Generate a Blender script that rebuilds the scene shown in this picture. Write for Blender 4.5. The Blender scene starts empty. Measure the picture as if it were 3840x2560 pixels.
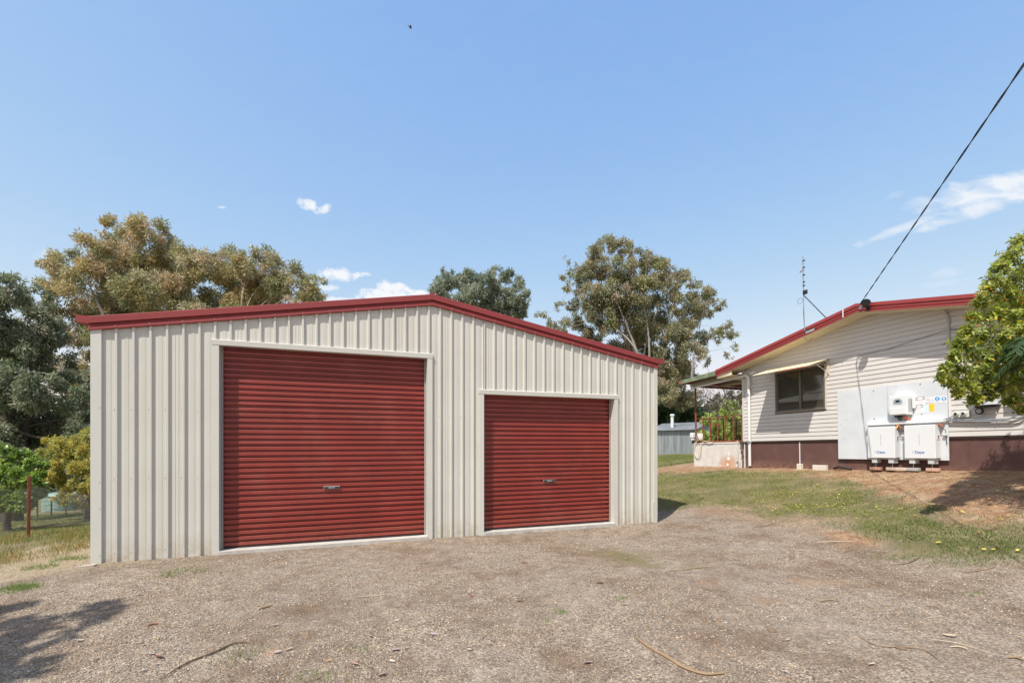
import bpy, math, random
import numpy as np
from mathutils import Matrix, Vector
random.seed(7); RNG = np.random.default_rng(11)
SC = bpy.context.scene; COL = SC.collection
R = math.radians

# ---------------------------------------------------------------- camera
F, HY = 1760.0, 1655.0          # focal length and horizon row on a 3840 x 2560 frame
CAM = np.array([0.0, 0.0, 1.64])
cd = bpy.data.cameras.new('camera'); cam = bpy.data.objects.new('camera', cd); COL.objects.link(cam)
cam.location = CAM; cam.rotation_euler = (R(90), 0, 0)
cd.sensor_width = 36; cd.lens = 36 * F / 3840; cd.shift_y = (HY - 1280) / 3840
cd.clip_start = .05; cd.clip_end = 3000
SC.camera = cam

# ---------------------------------------------------------------- light and sky
SUN_EL, SUN_HEAD = 58.0, 56.5      # elevation; heading of the light on the ground, anticlockwise from +x
hx, hy = math.cos(R(SUN_HEAD)), math.sin(R(SUN_HEAD))
SUND = np.array([hx * math.cos(R(SUN_EL)), hy * math.cos(R(SUN_EL)), -math.sin(R(SUN_EL))])
sl = bpy.data.lights.new('sun', 'SUN'); sl.energy = 3.1; sl.angle = R(.53); sl.color = (1, .945, .86)
so = bpy.data.objects.new('sun', sl); COL.objects.link(so)
so.rotation_euler = Vector(SUND).to_track_quat('-Z', 'Y').to_euler(); so.location = (-8, -12, 20)
W = bpy.data.worlds.new('World'); SC.world = W; W.use_nodes = True
wt = W.node_tree; wt.nodes.clear()
def wn(t, **k):
    n = wt.nodes.new(t)
    for a, b in k.items(): setattr(n, a, b)
    return n
def wlink(a, b): wt.links.new(a, b)
def wmath(op, a, b=None, clamp=False):
    n = wn('ShaderNodeMath', operation=op, use_clamp=clamp)
    for i, v in enumerate((a, b)):
        if v is None: continue
        if isinstance(v, (int, float)): n.inputs[i].default_value = v
        else: wlink(v, n.inputs[i])
    return n.outputs[0]
sky = wn('ShaderNodeTexSky', sky_type='NISHITA', sun_disc=False)
sky.sun_elevation = R(SUN_EL); sky.sun_rotation = math.atan2(-hx, -hy)
sky.air_density = 1.0; sky.dust_density = 1.2; sky.ozone_density = 1.6; sky.altitude = 300
geo = wn('ShaderNodeTexCoord'); sep = wn('ShaderNodeSeparateXYZ'); wlink(geo.outputs['Generated'], sep.inputs[0])
dy = wmath('MAXIMUM', sep.outputs[1], .02)
cu, cv = wmath('DIVIDE', sep.outputs[0], dy), wmath('DIVIDE', sep.outputs[2], dy)
comb = wn('ShaderNodeCombineXYZ'); wlink(cu, comb.inputs[0]); wlink(cv, comb.inputs[1])
nz = wn('ShaderNodeTexNoise'); nz.inputs['Scale'].default_value = 46; nz.inputs['Detail'].default_value = 7; nz.inputs['Roughness'].default_value = .64
wlink(comb.outputs[0], nz.inputs['Vector'])
nz2 = wn('ShaderNodeTexNoise'); nz2.inputs['Scale'].default_value = 13; nz2.inputs['Detail'].default_value = 8; nz2.inputs['Distortion'].default_value = .6
mp = wn('ShaderNodeMapping'); mp.inputs['Scale'].default_value = (1, 2.6, 1); mp.inputs['Rotation'].default_value = (0, 0, R(-18))
wlink(comb.outputs[0], mp.inputs['Vector']); wlink(mp.outputs[0], nz2.inputs['Vector'])
def cloud(x, y, a, b, rot=0, soft=.35, amp=1.6, gain=1.0, wisp=False):
    """one cloud as an ellipse of directions broken up by noise; returns opacity"""
    cx, cy = (x - 1920) / F, (HY - y) / F; c, s = math.cos(R(rot)), math.sin(R(rot))
    du, dv = wmath('SUBTRACT', cu, cx), wmath('SUBTRACT', cv, cy)
    p = wmath('DIVIDE', wmath('ADD', wmath('MULTIPLY', du, c), wmath('MULTIPLY', dv, s)), a / F)
    q = wmath('DIVIDE', wmath('SUBTRACT', wmath('MULTIPLY', dv, c), wmath('MULTIPLY', du, s)), b / F)
    r2 = wmath('ADD', wmath('MULTIPLY', p, p), wmath('MULTIPLY', q, q))
    n = wmath('MULTIPLY', wmath('SUBTRACT', (nz2 if wisp else nz).outputs[0], .5), amp * 2.6)
    m = wmath('DIVIDE', wmath('ADD', wmath('SUBTRACT', 1.0, r2), n), soft, clamp=True)
    return wmath('MULTIPLY', m, gain)
CL = [cloud(1152, 765, 46, 24, -18, 1.0, 1.5, .93), cloud(1218, 784, 34, 18, 20, 1.0, 1.5, .88), cloud(832, 777, 20, 6, 0, 1.2, 1.2, .5),
      cloud(1262, 1028, 88, 26, -5, .9, 1.5, .93), cloud(1350, 1030, 42, 12, 0, .7, 1.4, .8), cloud(1235, 1078, 48, 13, 0, .9, 1.2, .7),
      cloud(1445, 1112, 130, 46, 5, .8, 1.5, .95), cloud(1470, 1080, 70, 26, -8, .7, 1.5, .95), cloud(1560, 1095, 60, 14, -10, .8), cloud(1260, 1125, 90, 14, 0, .9, 1.2, .8),
      cloud(3700, 715, 300, 62, 12, 1.2, 1.3, .82, True), cloud(3830, 700, 260, 60, 5, 1.0, 1.2, .85, True), cloud(3640, 790, 260, 34, 18, 1.3, 1.2, .75, True), cloud(3400, 850, 190, 20, 20, 1.2, 1.0, .62, True),
      cloud(3430, 765, 70, 22, 20, 2.0, 1.6, .4, True), cloud(3350, 735, 50, 14, 20, 2.4, 1.6, .3, True), cloud(3560, 1020, 90, 24, 10, 2.2, 1.6, .45, True),
      cloud(3550, 1060, 120, 18, 10, 2.4, 1.6, .3, True), cloud(2870, 1290, 90, 14, 8, 2.4, 1.6, .35, True), cloud(170, 960, 60, 30, 0, 2.2, 1.6, .5)]
tot = CL[0]
for c_ in CL[1:]: tot = wmath('MAXIMUM', tot, c_)
tot = wmath('MULTIPLY', tot, wmath('GREATER_THAN', sep.outputs[1], .05))
# faint thin veil of cirrus over the whole sky
veil = wmath('MULTIPLY', wmath('SUBTRACT', nz2.outputs[0], .35, clamp=True), .05)
tot = wmath('MAXIMUM', tot, veil)
SKYMUL = (.955, 1.05, 1.04)
tint = wn('ShaderNodeMix', data_type='RGBA', blend_type='MULTIPLY'); tint.inputs[0].default_value = 1
wlink(sky.outputs[0], tint.inputs[6]); tint.inputs[7].default_value = (*SKYMUL, 1)
# soft shoulder per channel: pale haze towards the sun instead of a hot spot
scol = wn('ShaderNodeSeparateColor'); wlink(tint.outputs[2], scol.inputs[0]); ccol = wn('ShaderNodeCombineColor')
for i_, (A_c, K_c) in enumerate(((1.14, .07), (1.56, .32), (6.06, 1.75))):
    x_ = scol.outputs[i_]; wlink(wmath('MINIMUM', wmath('DIVIDE', wmath('MULTIPLY', x_, A_c), wmath('ADD', wmath('MULTIPLY', x_, K_c), 1.0)), 3.3), ccol.inputs[i_])
mx = wn('ShaderNodeMix', data_type='RGBA'); wlink(tot, mx.inputs[0]); wlink(ccol.outputs[0], mx.inputs[6]); mx.inputs[7].default_value = (3.25, 3.3, 3.38, 1)
bg = wn('ShaderNodeBackground'); bg.inputs[1].default_value = .15; wlink(mx.outputs[2], bg.inputs[0])
wo = wn('ShaderNodeOutputWorld'); wlink(bg.outputs[0], wo.inputs[0])
SC.view_settings.view_transform = 'Standard'; SC.view_settings.look = 'None'
SC.view_settings.exposure = .96; SC.view_settings.gamma = 1; SC.view_settings.use_curve_mapping = False

# ---------------------------------------------------------------- helpers
def ray(x, y): return np.array([(x - 1920) / F, 1.0, -(y - HY) / F])
def tag(o, label=None, cat=None, group=None, kind=None):
    if label: o['label'] = label
    if cat: o['category'] = cat
    if group: o['group'] = group
    if kind: o['kind'] = kind
    return o
def empty(name, loc=(0, 0, 0), rot=None, parent=None):
    o = bpy.data.objects.new(name, None); COL.objects.link(o); o.location = loc; o.empty_display_size = .2
    if rot is not None: o.rotation_euler = rot
    if parent: o.parent = parent
    return o
MATS = {}
def mat(name, col, rough=.6, metal=0., var=0., vscale=3., bump=0., bscale=60., spec=.5, coat=0., dirt=None):
    """principled material; var = value mottling, dirt = (colour, amount, scale)"""
    if name in MATS: return MATS[name]
    m = bpy.data.materials.new(name); m.use_nodes = True; t = m.node_tree; b = t.nodes['Principled BSDF']
    b.inputs['Base Color'].default_value = (*col, 1); b.inputs['Roughness'].default_value = rough
    b.inputs['Metallic'].default_value = metal; b.inputs['Specular IOR Level'].default_value = spec
    b.inputs['Coat Weight'].default_value = coat
    N = lambda k: t.nodes.new(k)
    tc = N('ShaderNodeTexCoord'); out = None
    if var:
        n = N('ShaderNodeTexNoise'); n.inputs['Scale'].default_value = vscale; n.inputs['Detail'].default_value = 6
        t.links.new(tc.outputs['Object'], n.inputs['Vector'])
        mr = N('ShaderNodeMapRange'); mr.inputs[3].default_value = 1 - var; mr.inputs[4].default_value = 1 + var
        mr.inputs[1].default_value = .3; mr.inputs[2].default_value = .7
        t.links.new(n.outputs[0], mr.inputs[0])
        mu = N('ShaderNodeMix'); mu.data_type = 'RGBA'; mu.blend_type = 'MULTIPLY'; mu.inputs[0].default_value = 1
        mu.inputs[6].default_value = (*col, 1); t.links.new(mr.outputs[0], mu.inputs[7]); out = mu.outputs[2]
    if dirt:
        dc, da, ds = dirt
        n = N('ShaderNodeTexNoise'); n.inputs['Scale'].default_value = ds; n.inputs['Detail'].default_value = 8; n.inputs['Roughness'].default_value = .65
        t.links.new(tc.outputs['Object'], n.inputs['Vector'])
        mr = N('ShaderNodeMapRange'); mr.inputs[1].default_value = .5; mr.inputs[2].default_value = .72; mr.inputs[4].default_value = da
        t.links.new(n.outputs[0], mr.inputs[0])
        mu = N('ShaderNodeMix'); mu.data_type = 'RGBA'; t.links.new(mr.outputs[0], mu.inputs[0])
        if out: t.links.new(out, mu.inputs[6])
        else: mu.inputs[6].default_value = (*col, 1)
        mu.inputs[7].default_value = (*dc, 1); out = mu.outputs[2]
    if out: t.links.new(out, b.inputs['Base Color'])
    if bump:
        n = N('ShaderNodeTexNoise'); n.inputs['Scale'].default_value = bscale; n.inputs['Detail'].default_value = 5
        t.links.new(tc.outputs['Object'], n.inputs['Vector'])
        bp = N('ShaderNodeBump'); bp.inputs['Strength'].default_value = bump; bp.inputs['Distance'].default_value = .01
        t.links.new(n.outputs[0], bp.inputs['Height']); t.links.new(bp.outputs[0], b.inputs['Normal'])
    MATS[name] = m; return m
class MB:
    def __init__(s): s.v = []; s.f = []
    def add(s, v, f):
        o = len(s.v); s.v += [tuple(map(float, p)) for p in v]; s.f += [tuple(i + o for i in q) for q in f]; return s
    def box(s, x0, x1, y0, y1, z0, z1, M=None):
        v = [(x, y, z) for z in (z0, z1) for x, y in ((x0, y0), (x1, y0), (x1, y1), (x0, y1))]
        if M is not None: v = [tuple(M @ Vector(p)) for p in v]
        return s.add(v, [(3, 2, 1, 0), (4, 5, 6, 7), (0, 1, 5, 4), (1, 2, 6, 5), (2, 3, 7, 6), (3, 0, 4, 7)])
    def bbox(s, x0, x1, y0, y1, z0, z1, b=.005):
        """box with chamfered edges"""
        v = []; 
        X, Y, Z = (x0, x1), (y0, y1), (z0, z1)
        import itertools
        idx = {}
        for i, j, k in itertools.product((0, 1), repeat=3):
            sx, sy, sz = (1 - 2 * i), (1 - 2 * j), (1 - 2 * k)
            for ax in range(3):
                p = [X[i] + sx * b, Y[j] + sy * b, Z[k] + sz * b]; q = [X[i], Y[j], Z[k]]
                p[ax] = q[ax]; idx[(i, j, k, ax)] = len(v); v.append(tuple(p))
        f = []
        for ax in range(3):
            o = [a for a in range(3) if a != ax]
            for sgn in (0, 1):
                q = []
                for a, c in ((0, 0), (1, 0), (1, 1), (0, 1)):
                    ijk = [0, 0, 0]; ijk[ax] = sgn; ijk[o[0]] = a; ijk[o[1]] = c; q.append(idx[(*ijk, ax)])
                f.append(tuple(q))
            for a in (0, 1):
                for c in (0, 1):
                    q = []
                    for e, axx in ((0, o[0]), (1, o[0]), (1, o[1]), (0, o[1])):
                        ijk = [0, 0, 0]; ijk[ax] = e; ijk[o[0]] = a; ijk[o[1]] = c; q.append(idx[(*ijk, axx)])
                    f.append(tuple(q))
        for i, j, k in itertools.product((0, 1), repeat=3): f.append(tuple(idx[(i, j, k, a)] for a in range(3)))
        return s.add(v, f)
    def tube(s, pts, r, n=8, cap=True):
        pts = [Vector(p) for p in pts]; rs = r if isinstance(r, (list, tuple)) else [r] * len(pts)
        v = []; f = []; up = None
        for i, p in enumerate(pts):
            d = (pts[min(i + 1, len(pts) - 1)] - pts[max(i - 1, 0)]).normalized()
            if up is None: up = Vector((0, 0, 1)) if abs(d.z) < .9 else Vector((1, 0, 0))
            a = d.cross(up)
            if a.length < 1e-4: a = d.cross(Vector((0, 1, 0)))
            a.normalize(); b = a.cross(d).normalized(); up = b
            for k in range(n):
                t = 2 * math.pi * k / n; v.append(p + rs[i] * (math.cos(t) * a + math.sin(t) * b))
        for i in range(len(pts) - 1):
            for k in range(n):
                k2 = (k + 1) % n; f.append((i * n + k, i * n + k2, (i + 1) * n + k2, (i + 1) * n + k))
        if cap: f += [tuple(range(n - 1, -1, -1)), tuple(range((len(pts) - 1) * n, len(pts) * n))]
        return s.add(v, f)
    def prism(s, poly, ext):
        """poly: list of 3d points (planar), ext: extrusion vector"""
        n = len(poly); e = Vector(ext); v = [Vector(p) for p in poly] + [Vector(p) + e for p in poly]
        f = [tuple(range(n - 1, -1, -1)), tuple(range(n, 2 * n))] + [(i, (i + 1) % n, (i + 1) % n + n, i + n) for i in range(n)]
        return s.add(v, f)
    def lathe(s, prof, c=(0, 0, 0), n=24, M=None):
        """prof: [(r, z)]"""
        v = []; f = []
        for r, z in prof:
            for k in range(n):
                t = 2 * math.pi * k / n; p = Vector((r * math.cos(t), r * math.sin(t), z))
                if M is not None: p = M @ p
                v.append(p + Vector(c))
        for i in range(len(prof) - 1):
            for k in range(n):
                k2 = (k + 1) % n; f.append((i * n + k, i * n + k2, (i + 1) * n + k2, (i + 1) * n + k))
        f += [tuple(range(n - 1, -1, -1)), tuple(range((len(prof) - 1) * n, len(prof) * n))]
        return s.add(v, f)
    def mesh(s, name, m, smooth=False):
        me = bpy.data.meshes.new(name); me.from_pydata(s.v, [], s.f); me.update()
        import bmesh
        bm = bmesh.new(); bm.from_mesh(me); bmesh.ops.recalc_face_normals(bm, faces=bm.faces); bm.to_mesh(me); bm.free()
        if m: me.materials.append(m)
        if smooth: me.polygons.foreach_set('use_smooth', [True] * len(me.polygons)); me.set_sharp_from_angle(angle=R(40))
        return me
    def build(s, name, m, parent=None, smooth=False, loc=None):
        o = bpy.data.objects.new(name, s.mesh(name, m, smooth)); COL.objects.link(o)
        if parent: o.parent = parent
        if loc is not None: o.location = loc
        return o
def autosmooth(o, ang=35):
    me = o.data; me.polygons.foreach_set('use_smooth', [True] * len(me.polygons)); me.set_sharp_from_angle(angle=R(ang)); return o
def place(me, name, parent=None, loc=(0, 0, 0), rot=None, scale=None):
    o = bpy.data.objects.new(name, me); COL.objects.link(o); o.location = loc
    if parent: o.parent = parent
    if rot is not None: o.rotation_euler = rot
    if scale is not None: o.scale = scale
    return o
def npmesh(name, V, T, m, col=None, parent=None, smooth=False):
    """big triangle/quad mesh from numpy, optional per-vertex colour"""
    me = bpy.data.meshes.new(name); k = T.shape[1]
    me.vertices.add(len(V)); me.vertices.foreach_set('co', np.ascontiguousarray(V, np.float32).ravel())
    me.loops.add(T.size); me.loops.foreach_set('vertex_index', np.ascontiguousarray(T, np.int32).ravel())
    me.polygons.add(len(T)); me.polygons.foreach_set('loop_start', np.arange(0, T.size, k, dtype=np.int32))
    me.polygons.foreach_set('loop_total', np.full(len(T), k, np.int32))
    if smooth: me.polygons.foreach_set('use_smooth', np.ones(len(T), bool))
    if col is not None:
        a = me.color_attributes.new('tone', 'FLOAT_COLOR', 'POINT')
        c4 = np.ones((len(V), 4), np.float32); c4[:, :3] = col; a.data.foreach_set('color', c4.ravel())
    me.update(calc_edges=True); me.validate()
    me.materials.append(m)
    o = bpy.data.objects.new(name, me); COL.objects.link(o)
    if parent: o.parent = parent
    return o
def tonemat(name, rough=.5, transl=.0, spec=.5, noise=0., nscale=8):
    """material whose colour is the object's own per-piece colour"""
    m = bpy.data.materials.new(name); m.use_nodes = True; t = m.node_tree; b = t.nodes['Principled BSDF']
    a = t.nodes.new('ShaderNodeAttribute'); a.attribute_name = 'tone'
    b.inputs['Roughness'].default_value = rough; b.inputs['Specular IOR Level'].default_value = spec
    t.links.new(a.outputs['Color'], b.inputs['Base Color'])
    if transl:
        tr = t.nodes.new('ShaderNodeBsdfTranslucent'); mxs = t.nodes.new('ShaderNodeMixShader'); mxs.inputs[0].default_value = transl
        hs_ = t.nodes.new('ShaderNodeHueSaturation'); hs_.inputs['Value'].default_value = 1.5; hs_.inputs['Saturation'].default_value = 1.1
        t.links.new(a.outputs['Color'], hs_.inputs['Color']); t.links.new(hs_.outputs[0], tr.inputs[0])
        t.links.new(b.outputs[0], mxs.inputs[1]); t.links.new(tr.outputs[0], mxs.inputs[2])
        t.links.new(mxs.outputs[0], t.nodes['Material Output'].inputs[0])
    return m

# ---------------------------------------------------------------- the two building frames
SA = R(20.8)
SO = np.array([-5.62, 6.29, 0.0]); SM = np.array([[math.cos(SA), -math.sin(SA), 0], [math.sin(SA), math.cos(SA), 0], [0, 0, 1]])
_t, _b = R(1.1), R(-68.5)
_w = np.array([math.cos(_b), math.sin(_b), 0]); _up = np.array([0, 0, 1.]); _n = np.array([-math.sin(_b), math.cos(_b), 0])
HM = np.array([_w * math.cos(_t) + _up * math.sin(_t), _n, _up * math.cos(_t) - _w * math.sin(_t)]).T
HO = np.array([7.42, 15.0, .79])
def un(M, O, x, y, yl=0.):
    c = M.T @ (CAM - O); d = M.T @ ray(x, y); k = (yl - c[1]) / d[1]; return c + k * d
def hs(x, y, yl=0.): return un(HM, HO, x, y, yl)
def hw(p): return HO + HM @ np.array(p, float)
def sw(p): return SO + SM @ np.array(p, float)

# ---------------------------------------------------------------- ground
CP = [(-5.62, 6.29, 0), (2.9, 9.53, .0), (-1.5, 7.9, 0), (0, 4, 0), (0, 1, -.02), (3, 4, .02), (-4, 4, -.03), (-3, 1, -.05), (3.5, 1, .02), (6, 1, .15), (0, -6, 0), (-8, -4, -.3), (9, -4, .3),
      (5.8, 5.3, .22), (7.6, 7, .66), (4.2, 7.5, .08), (4.2, 11.0, .13), (5.2, 9.6, .18), (6.1, 10, .29), (6.9, 11.6, .58), (5.4, 13.5, .50), (8.5, 8.6, .86),
      (9.80, 8.98, 1.06), (8.88, 11.32, .95), (8.1, 13.2, .89), (7.42, 15, .81), (6.62, 17.05, .75), (10.6, 7.0, 1.1), (12, 10, 1.15), (14, 16, 1.2), (12, 25, 1.0),
      (9, 22, .74), (15.3, 42, .64), (20, 52, .6), (14, 34, .66), (7, 30, .3), (3.5, 17, .22),
      (-7.5, 6.9, -.13), (-7.2, 5.4, -.10), (-9.7, 9.4, -.28), (-8.6, 8.6, -.2), (-8.98, 8.2, -.26), (-11.6, 11.2, -.62), (-8, 13, -.6), (-14.5, 15, -1.2), (-26, 25, -2.5), (-49, 50, -5.8), (-3, 18, -.5), (-20, 8, -1.2), (-35, 15, -2.6),
      (0, 45, -.5), (-20, 60, -4), (0, 150, -1), (-160, 150, -12), (160, 150, 4), (-150, 0, -8), (150, 0, 4), (-100, -120, -4), (100, -120, 4), (0, -60, 0), (40, 25, 1.6), (60, 60, 1.5), (-100, 100, -10)]
CP = np.array(CP, float); CP[:5, 2] -= .012
def _U(r2): return np.where(r2 > 1e-9, r2 * np.log(r2 + 1e-9), 0)
SCL = 30.0; _P = CP[:, :2] / SCL; nP = len(CP)
_K = _U(((_P[:, None] - _P[None]) ** 2).sum(-1)) + np.eye(nP) * 2e-5
_A = np.zeros((nP + 3, nP + 3)); _A[:nP, :nP] = _K; _A[:nP, nP] = 1; _A[:nP, nP + 1:] = _P; _A[nP, :nP] = 1; _A[nP + 1:, :nP] = _P.T
_W = np.linalg.solve(_A, np.concatenate([CP[:, 2], np.zeros(3)]))
def vnoise(x, y, s, seed=0):
    """smooth value noise in [-1,1]"""
    x = np.asarray(x) / s + seed * 17.3; y = np.asarray(y) / s - seed * 9.1
    xi, yi = np.floor(x), np.floor(y); fx, fy = x - xi, y - yi; fx = fx * fx * (3 - 2 * fx); fy = fy * fy * (3 - 2 * fy)
    h = lambda a, b: (np.sin(a * 127.1 + b * 311.7 + seed * 74.7) * 43758.5453) % 1.0
    return 2 * ((h(xi, yi) * (1 - fx) + h(xi + 1, yi) * fx) * (1 - fy) + (h(xi, yi + 1) * (1 - fx) + h(xi + 1, yi + 1) * fx) * fy) - 1
def seg_d(x, y, a, b):
    ax, ay = a; bx, by = b; dx, dy_ = bx - ax, by - ay; t = np.clip(((x - ax) * dx + (y - ay) * dy_) / (dx * dx + dy_ * dy_), 0, 1)
    return np.hypot(x - ax - t * dx, y - ay - t * dy_)
S_L, S_R = SO[:2], sw((9.14, 0, 0))[:2]; S_BL, S_BR = sw((0, 9, 0))[:2], sw((9.14, 9, 0))[:2]
def shed_dist(x, y):
    """distance outside the shed's footprint"""
    lx = (x - SO[0]) * SM[0, 0] + (y - SO[1]) * SM[1, 0]; ly = (x - SO[0]) * SM[0, 1] + (y - SO[1]) * SM[1, 1]
    ox = np.maximum(np.maximum(-lx, lx - 9.14), 0); oy = np.maximum(np.maximum(-ly, ly - 9), 0); return np.hypot(ox, oy)
def gz(x, y, fine=True):
    x = np.atleast_1d(np.asarray(x, float)); y = np.atleast_1d(np.asarray(y, float)); p = np.stack([x, y], -1) / SCL
    z = _W[nP] + p @ _W[nP + 1:]
    for i in range(nP): z = z + _W[i] * _U(((p - _P[i]) ** 2).sum(-1))
    sd = shed_dist(x, y); k = np.clip(sd / .9, 0, 1); z = z * k + (.008) * (1 - k)
    if fine:
        a = np.clip(sd / 1.2, .15, 1)
        z = z + a * (.022 * vnoise(x, y, 1.7, 1) + .011 * vnoise(x, y, .55, 2) + .005 * vnoise(x, y, .2, 3))
    # the little bank along the fence on the left
    d = seg_d(x, y, (-6.2, 8.3), (-9.6, 8.2)); z = z + .10 * np.exp(-(d / .35) ** 2)
    return z
def g1(x, y): return float(gz(x, y)[0])
def gpt(sx, sy):
    """ground point seen at a frame position"""
    r = ray(sx, sy); lo, t = 1.5, 1.5
    ts = np.concatenate([np.arange(1.5, 30, .05), np.arange(30, 160, .5)])
    z = gz(r[0] * ts, ts) - (CAM[2] + r[2] * ts); i = np.argmax(z > 0); t = ts[i]
    return np.array([r[0] * t, t, g1(r[0] * t, t)])
def poly_mask(x, y, poly, soft):
    """1 inside polygon, fading over soft metres"""
    inside = np.zeros(x.shape, bool); d = np.full(x.shape, 1e9); n = len(poly)
    for i in range(n):
        (x0, y0), (x1, y1) = poly[i], poly[(i + 1) % n]
        c = ((y0 > y) != (y1 > y)) & (x < (x1 - x0) * (y - y0) / (y1 - y0 + 1e-12) + x0); inside ^= c
        d = np.minimum(d, seg_d(x, y, poly[i], poly[(i + 1) % n]))
    sd = np.where(inside, d, -d); return np.clip(.5 + sd / (2 * soft), 0, 1)
def G2(pts): return [tuple(gpt(*p)[:2]) for p in pts]
GRASS_R = G2([(2462, 1893), (2540, 1905), (2620, 1893), (2870, 1902), (3020, 1942), (3200, 2000), (3430, 2055), (3640, 2105), (3900, 2125)]) + [(9.5, 5.5), (12, 7)] + \
          G2([(3900, 1990), (3700, 1975), (3620, 1945), (3450, 1905), (3290, 1880), (3250, 1820), (3050, 1787), (2850, 1776), (2650, 1774), (2480, 1772)]) + [(5.5, 18.5), (9, 22), (18, 26), (60, 40), (60, 90), (0, 90), (-2, 30), (1.5, 16)]
GRASS_L = G2([(352, 2015), (200, 2040), (0, 2060), (-250, 2080)]) + [(-14, 5.0), (-40, 3), (-160, 0), (-160, 200), (-2, 200), (-2, 30), (-5, 18), (-8, 14)]
BANK = G2([(352, 1985), (352, 2055), (250, 2085), (100, 2105), (0, 2125), (-200, 2160), (-300, 2050), (0, 2012), (150, 2000)])
SOILP = [G2([(2960, 2178), (3040, 2165), (3120, 2168), (3185, 2180), (3100, 2192), (3000, 2190)]), G2([(2870, 2232), (2920, 2228), (2945, 2240), (2900, 2248)]), G2([(3050, 1990), (3180, 1985), (3300, 2010), (3350, 2050), (3250, 2060), (3120, 2030)]), G2([(2640, 2185), (2700, 2175), (2720, 2200), (2660, 2210)]), G2([(1330, 2030), (1420, 2020), (1560, 2025), (1450, 2045)])]
PATCH = G2([(2290, 2075), (2400, 2058), (2500, 2080), (2580, 2120), (2520, 2150), (2420, 2120), (2330, 2090)])
def zones(x, y):
    nx = x + .5 * vnoise(x, y, 1.1, 5) + .25 * vnoise(x, y, .33, 6); ny = y + .4 * vnoise(x, y, 1.1, 7) + .22 * vnoise(x, y, .33, 8)
    g = poly_mask(nx, ny, GRASS_R, .45)
    g = np.maximum(g, poly_mask(nx, ny, GRASS_L, .3))
    g = np.maximum(g, .7 * poly_mask(nx, ny, PATCH, .25))
    g = np.where(shed_dist(x, y) < .25, g * shed_dist(x, y) / .25, g)
    # bare earth near the house and between lawn and wall
    hd = (x - HO[0]) * _n[0] + (y - HO[1]) * _n[1]; wl = (x - HO[0]) * _w[0] + (y - HO[1]) * _w[1]
    dirt = np.clip((hd + 5.5) / 2.0, 0, 1) * np.clip((wl + 6) / 1, 0, 1) * (y < 26) * (1 - g)
    dirt = np.maximum(dirt, np.clip((hd + 1.0) / .5, 0, 1) * np.clip((wl + 6) / 1, 0, 1) * (y < 20) * (hd < 1) * .9)
    for sp_ in SOILP: dirt = np.maximum(dirt, .75 * poly_mask(nx - .3 * vnoise(x, y, 1.1, 5), ny - .3 * vnoise(x, y, 1.1, 7), sp_, .16) * (1 - g))
    # dry straw strip on the left by the shed corner
    dry = poly_mask(nx, ny, [(-5.4, 6.3), (-5.6, 8.8), (-9, 8.2), (-13, 6.4), (-12, 5.0), (-8, 5.2), (-6.3, 5.5)], .35) * (1 - g)
    return g, dirt, dry
def axis(lo, hi, fine_lo, fine_hi, h, grow=1.12):
    a = list(np.arange(fine_lo, fine_hi, h)); s = h; x = fine_lo
    while x > lo: s *= grow; x -= s; a.insert(0, x)
    s = h; x = a[-1]
    while x < hi: s *= grow; x += s; a.append(x)
    return np.array(a)
gx, gy = axis(-900, 900, -12, 12, .11), axis(-300, 1500, 1.6, 18, .11)
XX, YY = np.meshgrid(gx, gy); xs, ys = XX.ravel(), YY.ravel()
cl = lambda v: np.clip(v, -150, 150)
zs = gz(cl(xs), cl(ys)); nX, nY = len(gx), len(gy)
ii = (np.arange(nY - 1)[:, None] * nX + np.arange(nX - 1)[None]).ravel()
quads = np.stack([ii, ii + 1, ii + nX + 1, ii + nX], -1)
zg, zd, zr = zones(xs, ys)
gm = bpy.data.materials.new('ground_mix'); gm.use_nodes = True
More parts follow.
